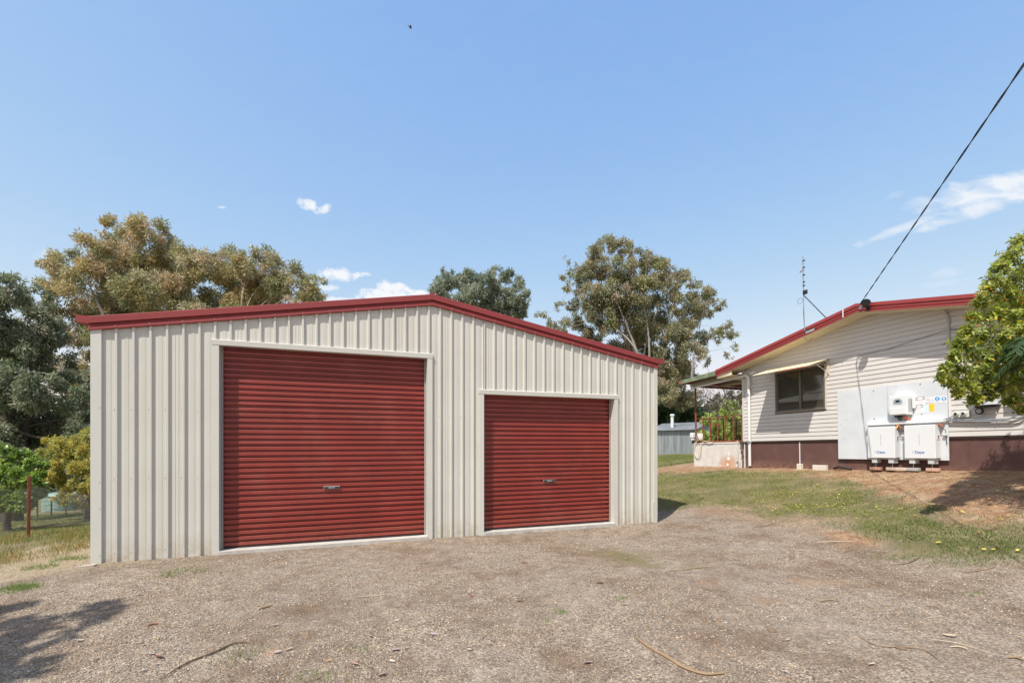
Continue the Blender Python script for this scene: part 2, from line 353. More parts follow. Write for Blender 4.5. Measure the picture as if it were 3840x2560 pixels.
def build_ground_mat(m):
    t = m.node_tree; b = t.nodes['Principled BSDF']; N = t.nodes.new; L = t.links.new
    at = N('ShaderNodeAttribute'); at.attribute_name = 'tone'; sp = N('ShaderNodeSeparateColor'); L(at.outputs['Color'], sp.inputs[0])
    tc = N('ShaderNodeTexCoord')
    def noise(s, d=6, r=.6, dist=0):
        n = N('ShaderNodeTexNoise'); n.inputs['Scale'].default_value = s; n.inputs['Detail'].default_value = d; n.inputs['Roughness'].default_value = r; n.inputs['Distortion'].default_value = dist
        L(tc.outputs['Object'], n.inputs['Vector']); return n.outputs[0]
    def ramp(f, st):
        r = N('ShaderNodeValToRGB'); e = r.color_ramp.elements
        e[0].position, e[0].color = st[0][0], (*st[0][1], 1); e[1].position, e[1].color = st[-1][0], (*st[-1][1], 1)
        for p, c in st[1:-1]: x = e.new(p); x.color = (*c, 1)
        L(f, r.inputs[0]); return r.outputs[0]
    def mix(f, a, c, bt='MIX'):
        n = N('ShaderNodeMix'); n.data_type = 'RGBA'; n.blend_type = bt
        if isinstance(f, float): n.inputs[0].default_value = f
        else: L(f, n.inputs[0])
        for i, v in ((6, a), (7, c)):
            if isinstance(v, tuple): n.inputs[i].default_value = (*v, 1)
            else: L(v, n.inputs[i])
        return n.outputs[2]
    def mth(op, a, c, cp=False):
        n = N('ShaderNodeMath'); n.operation = op; n.use_clamp = cp
        for i, v in ((0, a), (1, c)):
            if isinstance(v, (int, float)): n.inputs[i].default_value = v
            else: L(v, n.inputs[i])
        return n.outputs[0]
    vo = N('ShaderNodeTexVoronoi'); vo.inputs['Scale'].default_value = 75; L(tc.outputs['Object'], vo.inputs['Vector'])
    vs = N('ShaderNodeSeparateColor'); L(vo.outputs['Color'], vs.inputs[0])
    grav = ramp(vs.outputs[0], [(0, (.105, .08, .062)), (.22, (.205, .16, .122)), (.5, (.31, .245, .18)), (.72, (.30, .262, .23)), (.88, (.43, .335, .235)), (1, (.55, .48, .38))])
    grav = mix(ramp(noise(.55, 5), [(.38, (0, 0, 0)), (.62, (.45, .45, .45))]), grav, (.31, .275, .235))       # greyer areas
    grav = mix(ramp(noise(.8, 9, .72), [(.47, (0, 0, 0)), (.64, (.85, .85, .85))]), grav, (.17, .115, .075))   # brown earth showing
    grav = mix(ramp(noise(.9, 8, .72, .5), [(.62, (0, 0, 0)), (.75, (.7, .7, .7))]), grav, (.42, .25, .13))     # rusty soil patches
    fine = ramp(noise(130, 4, .75), [(.3, (.45, .44, .43)), (.7, (1.4, 1.4, 1.4))])
    grav = mix(1.0, grav, fine, 'MULTIPLY')
    grav = mix(1.0, grav, ramp(noise(5.5, 6, .75), [(.32, (.72, .70, .69)), (.68, (1.25, 1.24, 1.22))]), 'MULTIPLY')
    soil = ramp(noise(7, 8, .7), [(.32, (.19, .105, .06)), (.5, (.30, .175, .10)), (.68, (.40, .27, .17))])
    soil = mix(ramp(noise(2.1, 7, .7), [(.47, (0, 0, 0)), (.66, (.8, .8, .8))]), soil, (.40, .32, .215))
    dry = ramp(noise(24, 7, .75), [(.3, (.19, .145, .095)), (.5, (.33, .265, .18)), (.7, (.46, .385, .28))])
    gr = ramp(noise(1.6, 9, .75), [(.34, (.07, .085, .03)), (.5, (.15, .14, .06)), (.66, (.30, .25, .14))])
    gr = mix(ramp(noise(26, 6, .7), [(.35, (.75, .75, .75)), (.7, (0, 0, 0))]), gr, (.19, .15, .085))
    brk = mth('MULTIPLY', mth('SUBTRACT', noise(9, 6, .7), .5), 1.6)
    def edge(ch): return mth('MULTIPLY', mth('SUBTRACT', mth('ADD', sp.outputs[ch], mth('MULTIPLY', brk, mth('MULTIPLY', sp.outputs[ch], mth('SUBTRACT', 1.0, sp.outputs[ch])))), .18), 1.7, True)
    c = mix(edge(1), grav, soil); c = mix(edge(2), c, dry); c = mix(edge(0), c, gr)
    L(c, b.inputs['Base Color']); b.inputs['Roughness'].default_value = .95; b.inputs['Specular IOR Level'].default_value = .15
    bp = N('ShaderNodeBump'); bp.inputs['Strength'].default_value = .8; bp.inputs['Distance'].default_value = .012
    L(mth('ADD', mth('MULTIPLY', vo.outputs['Distance'], -1.0), mth('MULTIPLY', noise(40, 5, .7), 1.4)), bp.inputs['Height']); L(bp.outputs[0], b.inputs['Normal'])
build_ground_mat(gm)
ground = npmesh('ground', np.stack([xs, ys, zs], -1), quads, gm, np.stack([zg, zd, zr], -1), smooth=True)
tag(ground, kind='structure')

# ---------------------------------------------------------------- materials
CREAM = mat('cream_steel', (.55, .54, .485), .42, var=.035, vscale=1.6, bump=.06, bscale=14, dirt=((.50, .43, .34), .22, 1.1))
def splash(m, z1, col, amt):
    t = m.node_tree; b = t.nodes['Principled BSDF']; N = t.nodes.new; L = t.links.new; src = b.inputs['Base Color'].links[0].from_socket
    tc = N('ShaderNodeTexCoord'); sp = N('ShaderNodeSeparateXYZ'); L(tc.outputs['Object'], sp.inputs[0]); n = N('ShaderNodeTexNoise'); n.inputs['Scale'].default_value = 9; n.inputs['Detail'].default_value = 8; n.inputs['Roughness'].default_value = .7; L(tc.outputs['Object'], n.inputs['Vector'])
    a = N('ShaderNodeMapRange'); a.inputs[1].default_value = z1; a.inputs[2].default_value = -.02; a.inputs[4].default_value = 1; L(sp.outputs[2], a.inputs[0])
    c = N('ShaderNodeMapRange'); c.inputs[1].default_value = .35; c.inputs[2].default_value = .7; L(n.outputs[0], c.inputs[0])
    p = N('ShaderNodeMath'); p.operation = 'MULTIPLY'; L(a.outputs[0], p.inputs[0]); L(c.outputs[0], p.inputs[1]); q = N('ShaderNodeMath'); q.operation = 'MULTIPLY'; L(p.outputs[0], q.inputs[0]); q.inputs[1].default_value = amt
    mi = N('ShaderNodeMix'); mi.data_type = 'RGBA'; L(q.outputs[0], mi.inputs[0]); L(src, mi.inputs[6]); mi.inputs[7].default_value = (*col, 1); L(mi.outputs[2], b.inputs['Base Color'])
splash(CREAM, .38, (.36, .25, .16), .75)
CREAMF = mat('cream_flashing', (.56, .552, .50), .40, var=.03, vscale=3)
RED = mat('red_steel', (.25, .035, .026), .38, var=.11, vscale=2.2, bump=.05, bscale=10, dirt=((.34, .11, .085), .35, 1.7))
splash(RED, .35, (.30, .14, .09), .7)
REDF = mat('red_flashing', (.24, .033, .032), .5, var=.06, vscale=2)
SCREW = mat('screw_head', (.48, .46, .42), .4, .3)
CONC = mat('concrete', (.46, .44, .405), .85, var=.12, vscale=9, bump=.3, bscale=80, dirt=((.33, .27, .2), .5, 5))
BOARD = mat('vinyl_boards', (.60, .572, .545), .5, var=.03, vscale=2, dirt=((.56, .50, .43), .3, 2.2))
SOFF = mat('soffit_paint', (.70, .61, .44), .6, var=.06, vscale=5)
BROWN = mat('brown_sheet', (.115, .055, .047), .7, var=.10, vscale=4, bump=.2, bscale=120, dirt=((.20, .115, .09), .35, 3))
WHITE = mat('white_paint', (.72, .735, .755), .4, var=.02)
GREYP = mat('grey_plastic', (.42, .44, .45), .5)
PALEG = mat('pale_grey_plastic', (.58, .60, .55), .5)
DARK = mat('black_plastic', (.015, .015, .018), .45)
CEMENT = mat('cement_sheet', (.61, .64, .67), .75, var=.035, vscale=2.5, bump=.08, bscale=90, dirt=((.55, .56, .57), .5, 3.5))
PVC = mat('white_pipe', (.72, .72, .715), .3)
GALV = mat('galvanised_steel', (.45, .47, .48), .38, .75, var=.12, vscale=10)
RUST = mat('rusty_steel', (.20, .055, .028), .75, var=.3, vscale=14, bump=.2, bscale=60, dirt=((.32, .13, .06), .7, 9))
ORANGE = mat('orange_cable', (.85, .20, .04), .4)
splash(BROWN, .30, (.34, .19, .12), .9)
BRICK = mat('pale_brick', (.45, .30, .22), .9, var=.15, vscale=20, bump=.3, bscale=100)

# ================================================================ THE SHED
shed = tag(empty('metal_shed', SO, (0, 0, SA)), 'cream ribbed steel shed with two red roller doors and red roof trim', 'shed')
SWD, EAVE, RISE = 9.14, 3.20, .80
def topz(x): return EAVE + RISE * (1 - abs(x - SWD / 2) / (SWD / 2)) - .03
PITCH, RIB0 = .1932, .262
RH = .029
def ribprofile(x0, x1):
    """x,y pairs of the sheet surface from x0 to x1 (y negative = proud)"""
    pts = [(x0, 0.0)]
    i0 = int(math.floor((x0 - RIB0) / PITCH)) - 1
    for i in range(i0, i0 + int((x1 - x0) / PITCH) + 4):
        c = RIB0 + i * PITCH
        for dx, yy in ((-.024, 0), (-.013, -RH), (.013, -RH), (.024, 0), (PITCH / 2 - .045, 0), (PITCH / 2 - .012, -.004), (PITCH / 2 + .030, -.0035), (PITCH / 2 + .042, 0)):
            x = c + dx
            if x0 + .0005 < x < x1 - .0005: pts.append((x, yy))
    pts.append((x1, 0.0)); return pts
def sheet(x0, x1, zlo, zhi=None):
    """ribbed wall sheet, zhi None = cut to the roof line"""
    b = MB(); P = ribprofile(x0, x1); v = []
    for x, yy in P: v.append((x, yy, zlo)); v.append((x, yy, topz(x) if zhi is None else zhi))
    # insert apex when needed
    f = [(2 * i, 2 * i + 2, 2 * i + 3, 2 * i + 1) for i in range(len(P) - 1)]
    return b.add(v, f).build('wall_sheet', CREAM, shed)
B1, B2 = (1.47, 4.485), (5.475, 8.135)
D1Z, D2Z = 3.035, 2.47
def cuts(a, b, extra=()):
    w = PITCH * 4; xsn = [a]; x = RIB0 - PITCH / 2 + w * math.ceil((a - RIB0 + PITCH / 2 + .1) / w)
    while x < b - .1: xsn.append(x); x += w
    xsn.append(b)
    for e in extra:
        if a < e < b: xsn.append(e)
    xsn = sorted(set(xsn)); return list(zip(xsn[:-1], xsn[1:]))
for a, b_ in cuts(.10, B1[0] - .005): sheet(a, b_, -.02)
for a, b_ in cuts(B1[0] - .005, B1[1] + .005): sheet(a, b_, D1Z + .02)
for a, b_ in cuts(B1[1] + .005, B2[0] - .005, (SWD / 2,)): sheet(a, b_, -.02)
for a, b_ in cuts(B2[0] - .005, B2[1] + .005): sheet(a, b_, D2Z + .02)
for a, b_ in cuts(B2[1] + .005, SWD - .06): sheet(a, b_, -.02)
# corner flashings
for s_, x0, x1, ret in ((0, -.012, .105, .12), (1, SWD - .075, SWD + .012, .12)):
    zt = topz(x0 if s_ == 0 else x1)
    m_ = MB()
    if s_ == 0: m_.prism([(x0, -RH - .004, -.03), (x1, -RH - .004, -.03), (x1 + .002, .0, -.03), (x1 - .004, .0, -.03), (x1 - .004, -RH, -.03), (x0 + .002, -RH, -.03), (x0 + .002, ret, -.03), (x0, ret, -.03)], (0, 0, zt + .03))
    else: m_.prism([(x0, -RH - .004, -.03), (x1, -RH - .004, -.03), (x1, ret, -.03), (x1 - .002, ret, -.03), (x1 - .002, -RH, -.03), (x0 + .004, -RH, -.03), (x0 + .004, 0, -.03), (x0 - .002, 0, -.03)], (0, 0, zt + .03))
    m_.build('corner_flashing', CREAMF, shed)
# small dent strip at the foot of the right corner
MB().box(SWD - .105, SWD - .07, -RH - .008, -.001, -.03, .42).build('joint_strip', CREAMF, shed)
# barge flashings (red trim that follows the gable)
def barge(xa, xb):
    for part_poly, nm in ((None, 'barge_flashing'),):
        m_ = MB()
        prof = [(-.002, -.165), (-.046, -.165), (-.050, -.160), (-.048, -.118), (-.030, -.104), (-.028, -.074), (-.066, -.074), (-.066, .012), (-.06, .018), (.03, .022), (.03, .012), (-.002, .01)]
        v = []
        for x in (xa, xb):
            zt = EAVE + .115 - .012 + RISE * (1 - abs(x - SWD / 2) / (SWD / 2))
            for yy, dz in prof: v.append((x, yy - .002, zt + dz - .015))
        n = len(prof)
        f = [(i, (i + 1) % n, n + (i + 1) % n, n + i) for i in range(n)] + [tuple(range(n))[::-1], tuple(range(n, 2 * n))]
        m_.add(v, f).build(nm, REDF, shed)
barge(-.03, SWD / 2); barge(SWD / 2, SWD + .03)
# gutters
def gutter(x0, x1, name='gutter'):
    s_ = 1 if x1 > x0 else -1; z = EAVE + .115
    m_ = MB(); L_ = 9.05
    pr_ = [(x0, z - .105), (x0 + s_ * .115, z - .10), (x0 + s_ * .135, z - .07), (x0 + s_ * .135, z - .012), (x0 + s_ * .165, z + .006), (x0 + s_ * .165, z + .012), (x0 + s_ * .12, z), (x0, z - .005)]
    m_.prism([(x, -.045, zz) for x, zz in pr_], (0, L_, 0)); m_.build(name, REDF, shed)
gutter(-.03, -1); gutter(SWD + .03, SWD + 1)
# roof sheets (ribbed, two slopes) and the hidden walls
rb = mat('roof_steel', (.52, .49, .43), .4, var=.06)
for s_ in (0, 1):
    m_ = MB(); v = []; k = 0; y = -.03; prof = []
    while y < 9.05: prof += [(y, 0), (y + .14, 0), (y + .152, .028), (y + .178, .028), (y + .19, 0)]; y += .19
    xe, xr = (-.06, SWD / 2) if s_ == 0 else (SWD + .06, SWD / 2)
    ze, zr_ = EAVE + .07, EAVE + RISE + .075
    for y, d in prof: v += [(xe, y, ze + d), (xr, y, zr_ + d)]
    m_.add(v, [(2 * i, 2 * i + 1, 2 * i + 3, 2 * i + 2) for i in range(len(prof) - 1)]).build('roof_sheet', rb, shed)
MB().tube([(SWD / 2, -.03, EAVE + RISE + .085), (SWD / 2, 9.05, EAVE + RISE + .085)], .06, 8).build('ridge_cap', REDF, shed)
MB().box(0, .02, .13, 9, -.02, EAVE).build('side_wall', CREAM, shed)
MB().box(SWD - .02, SWD, .13, 9, -.02, EAVE).build('side_wall', CREAM, shed)
MB().prism([(0, 9, -.02), (SWD, 9, -.02), (SWD, 9, EAVE), (SWD / 2, 9, EAVE + RISE), (0, 9, EAVE)], (0, .02, 0)).build('rear_wall', CREAM, shed)
slab = MB()
for a, b_ in (B1, B2): slab.box(a - .001, b_ + .001, -.07, .35, -.12, .056)
slab.box(-.0, SWD, .05, 8.95, -.12, .05)
slab.build('floor_slab', CONC, shed)
# door surrounds
def surround(a, b_, zt, ov):
    for x0, x1 in ((a - .085, a), (b_, b_ + .085)):
        MB().box(x0, x1, -RH - .008, .10, -.03, zt - .001).build('door_jamb', CREAMF, shed)
    MB().prism([(a - ov, -RH - .012, zt), (a - ov, -RH - .016, zt + .072), (a - ov, -RH + .0, zt + .082), (a - ov, .1, zt + .082), (a - ov, .1, zt)], (b_ - a + 2 * ov, 0, 0)).build('door_lintel', CREAMF, shed)
surround(*B1, D1Z, .09); surround(*B2, D2Z, .09)
# roller curtains
def curtain(a, b_, zt, seams):
    g = MB(); z = .058; P = []
    p = .0838; k = 0
    y0 = .125
    while z < zt + .05:
        # groove then face: small rolled lip on top of each face
        pts = [(y0 + .052, z + .000), (y0 + .052, z + .009), (y0 + .027, z + .012), (y0 + .026, z + .030), (y0 + .005, z + .036), (y0 - .001, z + .038)]
        if k in seams: pts += [(y0 - .001, z + .046), (y0 - .005, z + .050), (y0 - .001, z + .054)]
        else: pts += [(y0 + .0, z + .052)]
        # bright top lip
        pts += [(y0 - .001, z + .074), (y0 + .001, z + .078), (y0 + .010, z + .0795), (y0 + .052, z + .0815)]
        P += pts; z += p; k += 1
    v = []
    for yy, zz in P: v += [(a - .03, yy, zz), (b_ + .03, yy, zz)]
    g.add(v, [(2 * i, 2 * i + 1, 2 * i + 3, 2 * i + 2) for i in range(len(P) - 1)])
    d = g.build('roller_door', RED, shed)
    MB().box(a - .03, b_ + .03, y0 - .012, y0 + .03, .060, .074).build('bottom_rail', mat('dark_rubber', (.03, .025, .025), .7), d)
    for x in (a, b_ - .028): MB().box(x, x + .028, .106, .113, .06, zt).build('door_track', mat('track_grey', (.30, .29, .27), .5), d)
    # headroom roll seen dark behind the lintel
    return d
dr1 = curtain(*B1, D1Z, {6, 18, 25}); dr2 = curtain(*B2, D2Z, {4, 16})
# cobweb/bird-dirt marks on the curtain edges
def text(body, size, mt, parent, loc, rot, name='lettering', ext=.0008, bold=0.):
    c = bpy.data.curves.new(name, 'FONT'); c.body = body; c.size = size; c.extrude = ext; c.offset = bold; c.align_x = 'CENTER'; c.align_y = 'CENTER'
    o = bpy.data.objects.new(name, c); COL.objects.link(o); o.parent = parent; o.location = loc; o.rotation_euler = rot
    c.materials.append(mt); 
    dg = bpy.context.evaluated_depsgraph_get(); me = bpy.data.meshes.new_from_object(o.evaluated_get(dg)); 
    o2 = bpy.data.objects.new(name, me); COL.objects.link(o2); o2.parent = parent; o2.location = loc; o2.rotation_euler = rot
    if not me.materials: me.materials.append(mt)
    bpy.data.objects.remove(o); return o2
for d, xc, zc in ((dr1, 2.99, .912), (dr2, 6.80, .907)):
    h = MB().bbox(xc - .123, xc + .123, .098, .119, zc - .021, zc + .021, .004).build('lock_plate', GALV, d)
    MB().box(xc - .116, xc + .116, .0965, .1, zc - .0155, zc + .0155).build('plate_inset', DARK, h)
    m_ = MB().lathe([(.008, 0), (.008, .001)], (xc - .035, .0958, zc), 12, Matrix.Rotation(R(90), 3, 'X'))
    for i in range(8): m_.box(xc - .018 + i * .0085, xc - .0125 + i * .0085, .0955, .0962, zc - .004, zc + .004 + .002 * (i % 3 == 0))
    m_.build('plate_mark', WHITE, h)
# screws, one object per row run
sc_ = MB()
for zrow in (.13, 1.13, 2.08):
    for i in range(47):
        x = RIB0 + i * PITCH - .030
        if x < .02 or x > SWD - .1: continue
        if B1[0] - .1 < x < B1[1] + .1 and zrow < D1Z: continue
        if B2[0] - .1 < x < B2[1] + .1 and zrow < D2Z: continue
        sc_.lathe([(.007, 0), (.007, .003), (.004, .007), (.001, .008)], (x, -.001, zrow + .01 * math.sin(i * 7)), 6, Matrix.Rotation(R(90), 3, 'X'))
for i in range(0, 46, 2):
    x = RIB0 + i * PITCH
    sc_.lathe([(.007, 0), (.007, .003), (.004, .007), (.001, .008)], (x, -.057, topz(x) - .02), 6, Matrix.Rotation(R(90), 3, 'X'))
for zrow in (.12, .75, 1.1, 2.1):
    for x in (.085, SWD - .03): sc_.lathe([(.007, 0), (.007, .003), (.004, .007), (.001, .008)], (x, -RH - .004, zrow), 6, Matrix.Rotation(R(90), 3, 'X'))
tag(sc_.build('screw_heads', SCREW, shed), kind='stuff')

# ================================================================ THE HOUSE
hmat = Matrix(((HM[0][0], HM[0][1], HM[0][2], HO[0]), (HM[1][0], HM[1][1], HM[1][2], HO[1]), (HM[2][0], HM[2][1], HM[2][2], HO[2]), (0, 0, 0, 1)))
house = empty('weatherboard_house'); house.matrix_world = hmat
tag(house, 'low cream board house with brown base, red gable fascia and one sliding window', 'house')
WID, RX = 7.62, 3.81
RZ = 3.905; SLL = .2035
def wz(x): return RZ - SLL * abs(x - RX)          # underside of the gable at the wall
BH = .1115; N_B = 29; CB = .85
WX0, WX1, WZ0, WZ1 = 1.175, 2.675, 1.69, 2.86
def board(x0, x1, z0, z1):
    """one drop-lap board: slopes out a little to its lower edge, shadow slot at the foot"""
    def xs_at(z):   # clip against gable
        d = (RZ - .012 - z) / SLL; return max(x0, RX - d), min(x1, RX + d)
    zt = z1 - .0015; prof = [(.004, z0), (-.012, z0 + .003), (-.013, z0 + .010), (-.004, zt - .012), (.004, zt)]
    v = []; last = None
    for yy, z in prof:
        a, b_ = xs_at(z)
        if a >= b_: a = b_ = max(min(RX, x1), x0)
        v += [(a, yy, z), (b_, yy, z)]
    f = [(2 * i, 2 * i + 1, 2 * i + 3, 2 * i + 2) for i in range(len(prof) - 1)]
    return v, f
for k in range(N_B):
    z0, z1 = CB + k * BH, CB + (k + 1) * BH
    if z0 > RZ: break
    m_ = MB()
    if z1 > WZ0 - .05 and z0 < WZ1 + .03:
        m_.add(*board(.045, WX0 - .03, z0, z1)); m_.add(*board(WX1 + .03, WID - .05, z0, z1))
    else: m_.add(*board(.045, WID - .05, z0, z1))
    m_.build('cladding_board', BOARD, house)
# backing behind the boards (dark slots), with the window opening
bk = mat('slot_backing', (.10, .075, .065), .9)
m_ = MB()
m_.prism([(0, .006, CB - .02), (WID, .006, CB - .02), (WID, .006, WZ0 - .04), (0, .006, WZ0 - .04)], (0, .09, 0))
m_.box(0, WX0 - .02, .006, .096, WZ0 - .04, WZ1 + .02); m_.box(WX1 + .02, WID, .006, .096, WZ0 - .04, WZ1 + .02)
m_.prism([(0, .006, WZ1 + .02), (WID, .006, WZ1 + .02), (WID, .006, wz(WID)), (RX, .006, wz(RX)), (0, .006, wz(0))], (0, .09, 0))
m_.build('wall_lining', bk, house)
MB().box(-.02, .05, -.022, .1, CB - .02, wz(0) - .01).build('corner_board', BOARD, house)
MB().box(WID - .05, WID + .02, -.022, .1, CB - .02, wz(WID) - .01).build('corner_board', BOARD, house)
# side and rear walls; the verandah side wall has a window opening that can be seen through the front window
m_ = MB(); q0, q1, qz0, qz1 = 1.5, 2.15, 2.33, 2.62
m_.box(0, .09, .1, q0, -.1, 3.08); m_.box(0, .09, q1, 12, -.1, 3.08); m_.box(0, .09, q0, q1, -.1, qz0); m_.box(0, .09, q0, q1, qz1, 3.08)
m_.build('side_wall', BOARD, house)
MB().box(WID - .09, WID, .1, 12, -.1, 3.08).build('side_wall', BOARD, house)
MB().prism([(0, 12, -.1), (WID, 12, -.1), (WID, 12, 3.08), (RX, 12, RZ), (0, 12, 3.08)], (0, .1, 0)).build('rear_wall', BOARD, house)
inner = mat('room_paint', (.33, .29, .24), .9, var=.1)
MB().box(.09, WID - .09, .1, 12, 3.0, 3.06).build('ceiling', inner, house)
MB().box(.09, WID - .09, .1, 12, .78, .84).build('floor', mat('room_carpet', (.12, .10, .09), .95), house)
MB().box(3.6, 3.68, .1, 12, .84, 3.0).build('partition', inner, house)
# brown base sheets
jn = [0.0, 1.89, 3.77, 5.645, WID]
for a, b_ in zip(jn[:-1], jn[1:]):
    MB().box(a + .006, b_ - .006, .028, .04, -.25, CB - .02).build('base_sheet', BROWN, house)
MB().box(0, WID, .042, .05, -.25, CB - .03).build('base_backing', bk, house)
for x in jn[1:2]: MB().box(x - .012, x + .012, .018, .027, -.05, CB - .03).build('joint_strip', WHITE, house)
for x in jn[2:4]: MB().box(x - .010, x + .010, .019, .0275, -.05, CB - .03).build('joint_strip', BROWN, house)
MB().box(.0, WID, -.004, .03, CB - .035, CB - .005).build('drip_flashing', mat('dark_flashing', (.05, .03, .028), .6), house)
MB().box(0, .03, .012, .03, -.1, CB - .04).build('joint_strip', WHITE, house)
# window
ALU = mat('bronze_frame', (.16, .145, .115), .45, .3)
wf = MB(); t_ = .045
wf.box(WX0, WX1, -.022, .05, WZ0, WZ0 + t_); wf.box(WX0, WX1, -.022, .05, WZ1 - t_, WZ1)
wf.box(WX0, WX0 + t_, -.022, .05, WZ0 + t_, WZ1 - t_); wf.box(WX1 - t_, WX1, -.022, .05, WZ0 + t_, WZ1 - t_)
win = wf.build('window', ALU, house)
tr_ = MB(); e = .028
tr_.box(WX0 - e, WX0 - .001, -.026, .0, WZ0 - e, WZ1 + e); tr_.box(WX1 + .001, WX1 + e, -.026, .0, WZ0 - e, WZ1 + e)
tr_.box(WX0 - .001, WX1 + .001, -.026, .0, WZ0 - e, WZ0 - .001); tr_.box(WX0 - .001, WX1 + .001, -.026, .0, WZ1 + .001, WZ1 + e)
tr_.build('window_trim', mat('trim_paint', (.60, .52, .44), .6), win)
gl = bpy.data.materials.new('window_glass'); gl.use_nodes = True; t = gl.node_tree; b = t.nodes['Principled BSDF']
b.inputs['Base Color'].default_value = (.16, .15, .12, 1); b.inputs['Roughness'].default_value = .1
tp = t.nodes.new('ShaderNodeBsdfTransparent'); tp.inputs[0].default_value = (.88, .90, .88, 1)
ms = t.nodes.new('ShaderNodeMixShader'); ms.inputs[0].default_value = .62
t.links.new(b.outputs[0], ms.inputs[1]); t.links.new(tp.outputs[0], ms.inputs[2]); 
gls = t.nodes.new('ShaderNodeBsdfGlossy'); gls.inputs['Roughness'].default_value = .015; ms2 = t.nodes.new('ShaderNodeMixShader')
fr = t.nodes.new('ShaderNodeFresnel'); fr.inputs[0].default_value = 1.75
t.links.new(fr.outputs[0], ms2.inputs[0]); t.links.new(ms.outputs[0], ms2.inputs[1]); t.links.new(gls.outputs[0], ms2.inputs[2])
t.links.new(ms2.outputs[0], t.nodes['Material Output'].inputs[0])
MB().box(WX0 + t_, 1.93, .012, .017, WZ0 + t_, WZ1 - t_).build('pane', gl, win)
MB().box(1.95, WX1 - t_, .032, .037, WZ0 + t_, WZ1 - t_).build('pane', gl, win)
MB().box(1.92, 1.975, -.006, .045, WZ0 + t_, WZ1 - t_).build('sash_stile', ALU, win)
MB().box(WX0 + t_, WX0 + t_ + .03, .0, .03, WZ0 + t_, WZ1 - t_).build('sash_stile', ALU, win)
MB().box(WX0, WX1, -.05, -.0225, WZ0 - .003, WZ0 + .018).build('window_sill', ALU, win)
# roof: two slopes + soffit boards + fascias
RT = RZ + .19
def slope_pt(x, y, dz=0): return (x, y, RZ - SLL * abs(x - RX) + dz)
EL, ER = -.61, WID + .61
for xe in (EL, ER):
    m_ = MB(); prof = []; y = -.52
    while y < 12.4: prof += [(y, 0), (y + .02, .008), (y + .038, .016), (y + .056, .008)]; y += .076
    v = []
    for y, d in prof: v += [slope_pt(xe, y, .185 + d), slope_pt(RX, y, .185 + d)]
    m_.add(v, [(2 * i, 2 * i + 1, 2 * i + 3, 2 * i + 2) for i in range(len(prof) - 1)]).build('roof_sheet', mat('roof_red', (.30, .05, .045), .5), house)
HR = mat('fascia_red', (.30, .042, .040), .45, var=.06, vscale=3)
def fascia(xa, xb, mt, zoff=0., name='gable_fascia'):
    prof = [(-.50, -.008), (-.518, -.005), (-.518, .022), (-.508, .030), (-.508, .050), (-.524, .056), (-.524, .086), (-.512, .094), (-.514, .118), (-.54, .124), (-.54, .200), (-.50, .206)]
    v = []
    for x in (xa, xb):
        for yy, dz in prof: v.append(slope_pt(x, yy, dz + zoff))
    n = len(prof); return MB().add(v, [(i, (i + 1) % n, n + (i + 1) % n, n + i) for i in range(n)] + [tuple(range(n))[::-1], tuple(range(n, 2 * n))]).build(name, mt, house)
fascia(EL, RX, HR); fascia(RX, ER, HR)
MB().box(3.52 - .012, 3.52 + .012, -.543, -.541, wz(3.52) + .0, wz(3.52) + .2).build('joint_cover', WHITE, house)
sbm = None
for s_, xe in ((-1, EL), (1, ER)):
    L_ = math.hypot(abs(xe - RX), SLL * abs(xe - RX)); w_ = .128; n_ = int(L_ / w_); ang = math.atan(SLL)
    me = MB().add([(0, -.497, 0), (w_ - .007, -.497, 0), (w_ - .007, .02, 0), (0, .02, 0), (0, -.497, .008), (w_ - .007, -.497, .008), (w_ - .007, .02, .008), (0, .02, .008)],
                  [(0, 3, 2, 1), (4, 5, 6, 7), (0, 1, 5, 4), (1, 2, 6, 5), (2, 3, 7, 6), (3, 0, 4, 7)]).mesh('soffit_board', SOFF)
    for i in range(n_):
        d = (i * w_ + .004) * math.cos(ang)
        x = RX + s_ * d
        place(me, 'soffit_board', house, (x, 0, wz(x) - .012), (0, (ang if s_ > 0 else math.pi - ang), 0) if s_ > 0 else (0, -ang, 0), None if s_ > 0 else (-1, 1, 1))
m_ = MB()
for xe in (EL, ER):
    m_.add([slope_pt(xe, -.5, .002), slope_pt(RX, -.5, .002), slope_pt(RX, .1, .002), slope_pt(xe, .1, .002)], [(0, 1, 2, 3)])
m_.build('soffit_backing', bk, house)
# eave soffit on the verandah side
MB().prism([(-.60, -.49, 2.93), (0, -.49, 2.96), (0, -.49, 2.972), (-.60, -.49, 2.942)], (0, 12.5, 0)).build('eave_soffit', SOFF, house)
MB().prism([(-.58, -.47, 2.945), (-.0, -.47, 2.975), (0, -.47, 3.10), (-.58, -.47, 3.0)], (0, .02, 0)).build('eave_end_panel', SOFF, house)
# verandah: roof, beam, post, concrete base, railing, all part of the house
GREENF = mat('green_fascia', (.16, .20, .12), .55, var=.2, vscale=5, dirt=((.38, .33, .18), .85, 3.5))
VX0 = -2.19
vf = [(EL + .0, -.535, 3.075), (EL + .0, -.535, 3.185), (VX0, -.535, 3.095), (VX0, -.535, 2.955)]
vf = [(EL + .0, -.535, 3.03), (EL + .0, -.535, 3.185), (VX0, -.535, 3.095), (VX0, -.535, 2.965)]
MB().prism(vf, (0, .025, 0)).build('verandah_fascia', GREENF, house)
m_ = MB(); v = []; prof = []; y = -.50
while y < 12: prof += [(y, 0), (y + .019, .009), (y + .038, 0.018), (y + .057, .009)]; y += .076
for y, d in prof: v += [(VX0 - .03, y, 3.03 + d), (EL + .1, y, 3.10 + d)]
m_.add(v, [(2 * i, 2 * i + 1, 2 * i + 3, 2 * i + 2) for i in range(len(prof) - 1)]).build('verandah_roof', mat('old_roof_steel', (.17, .13, .10), .6, .2, var=.2), house)
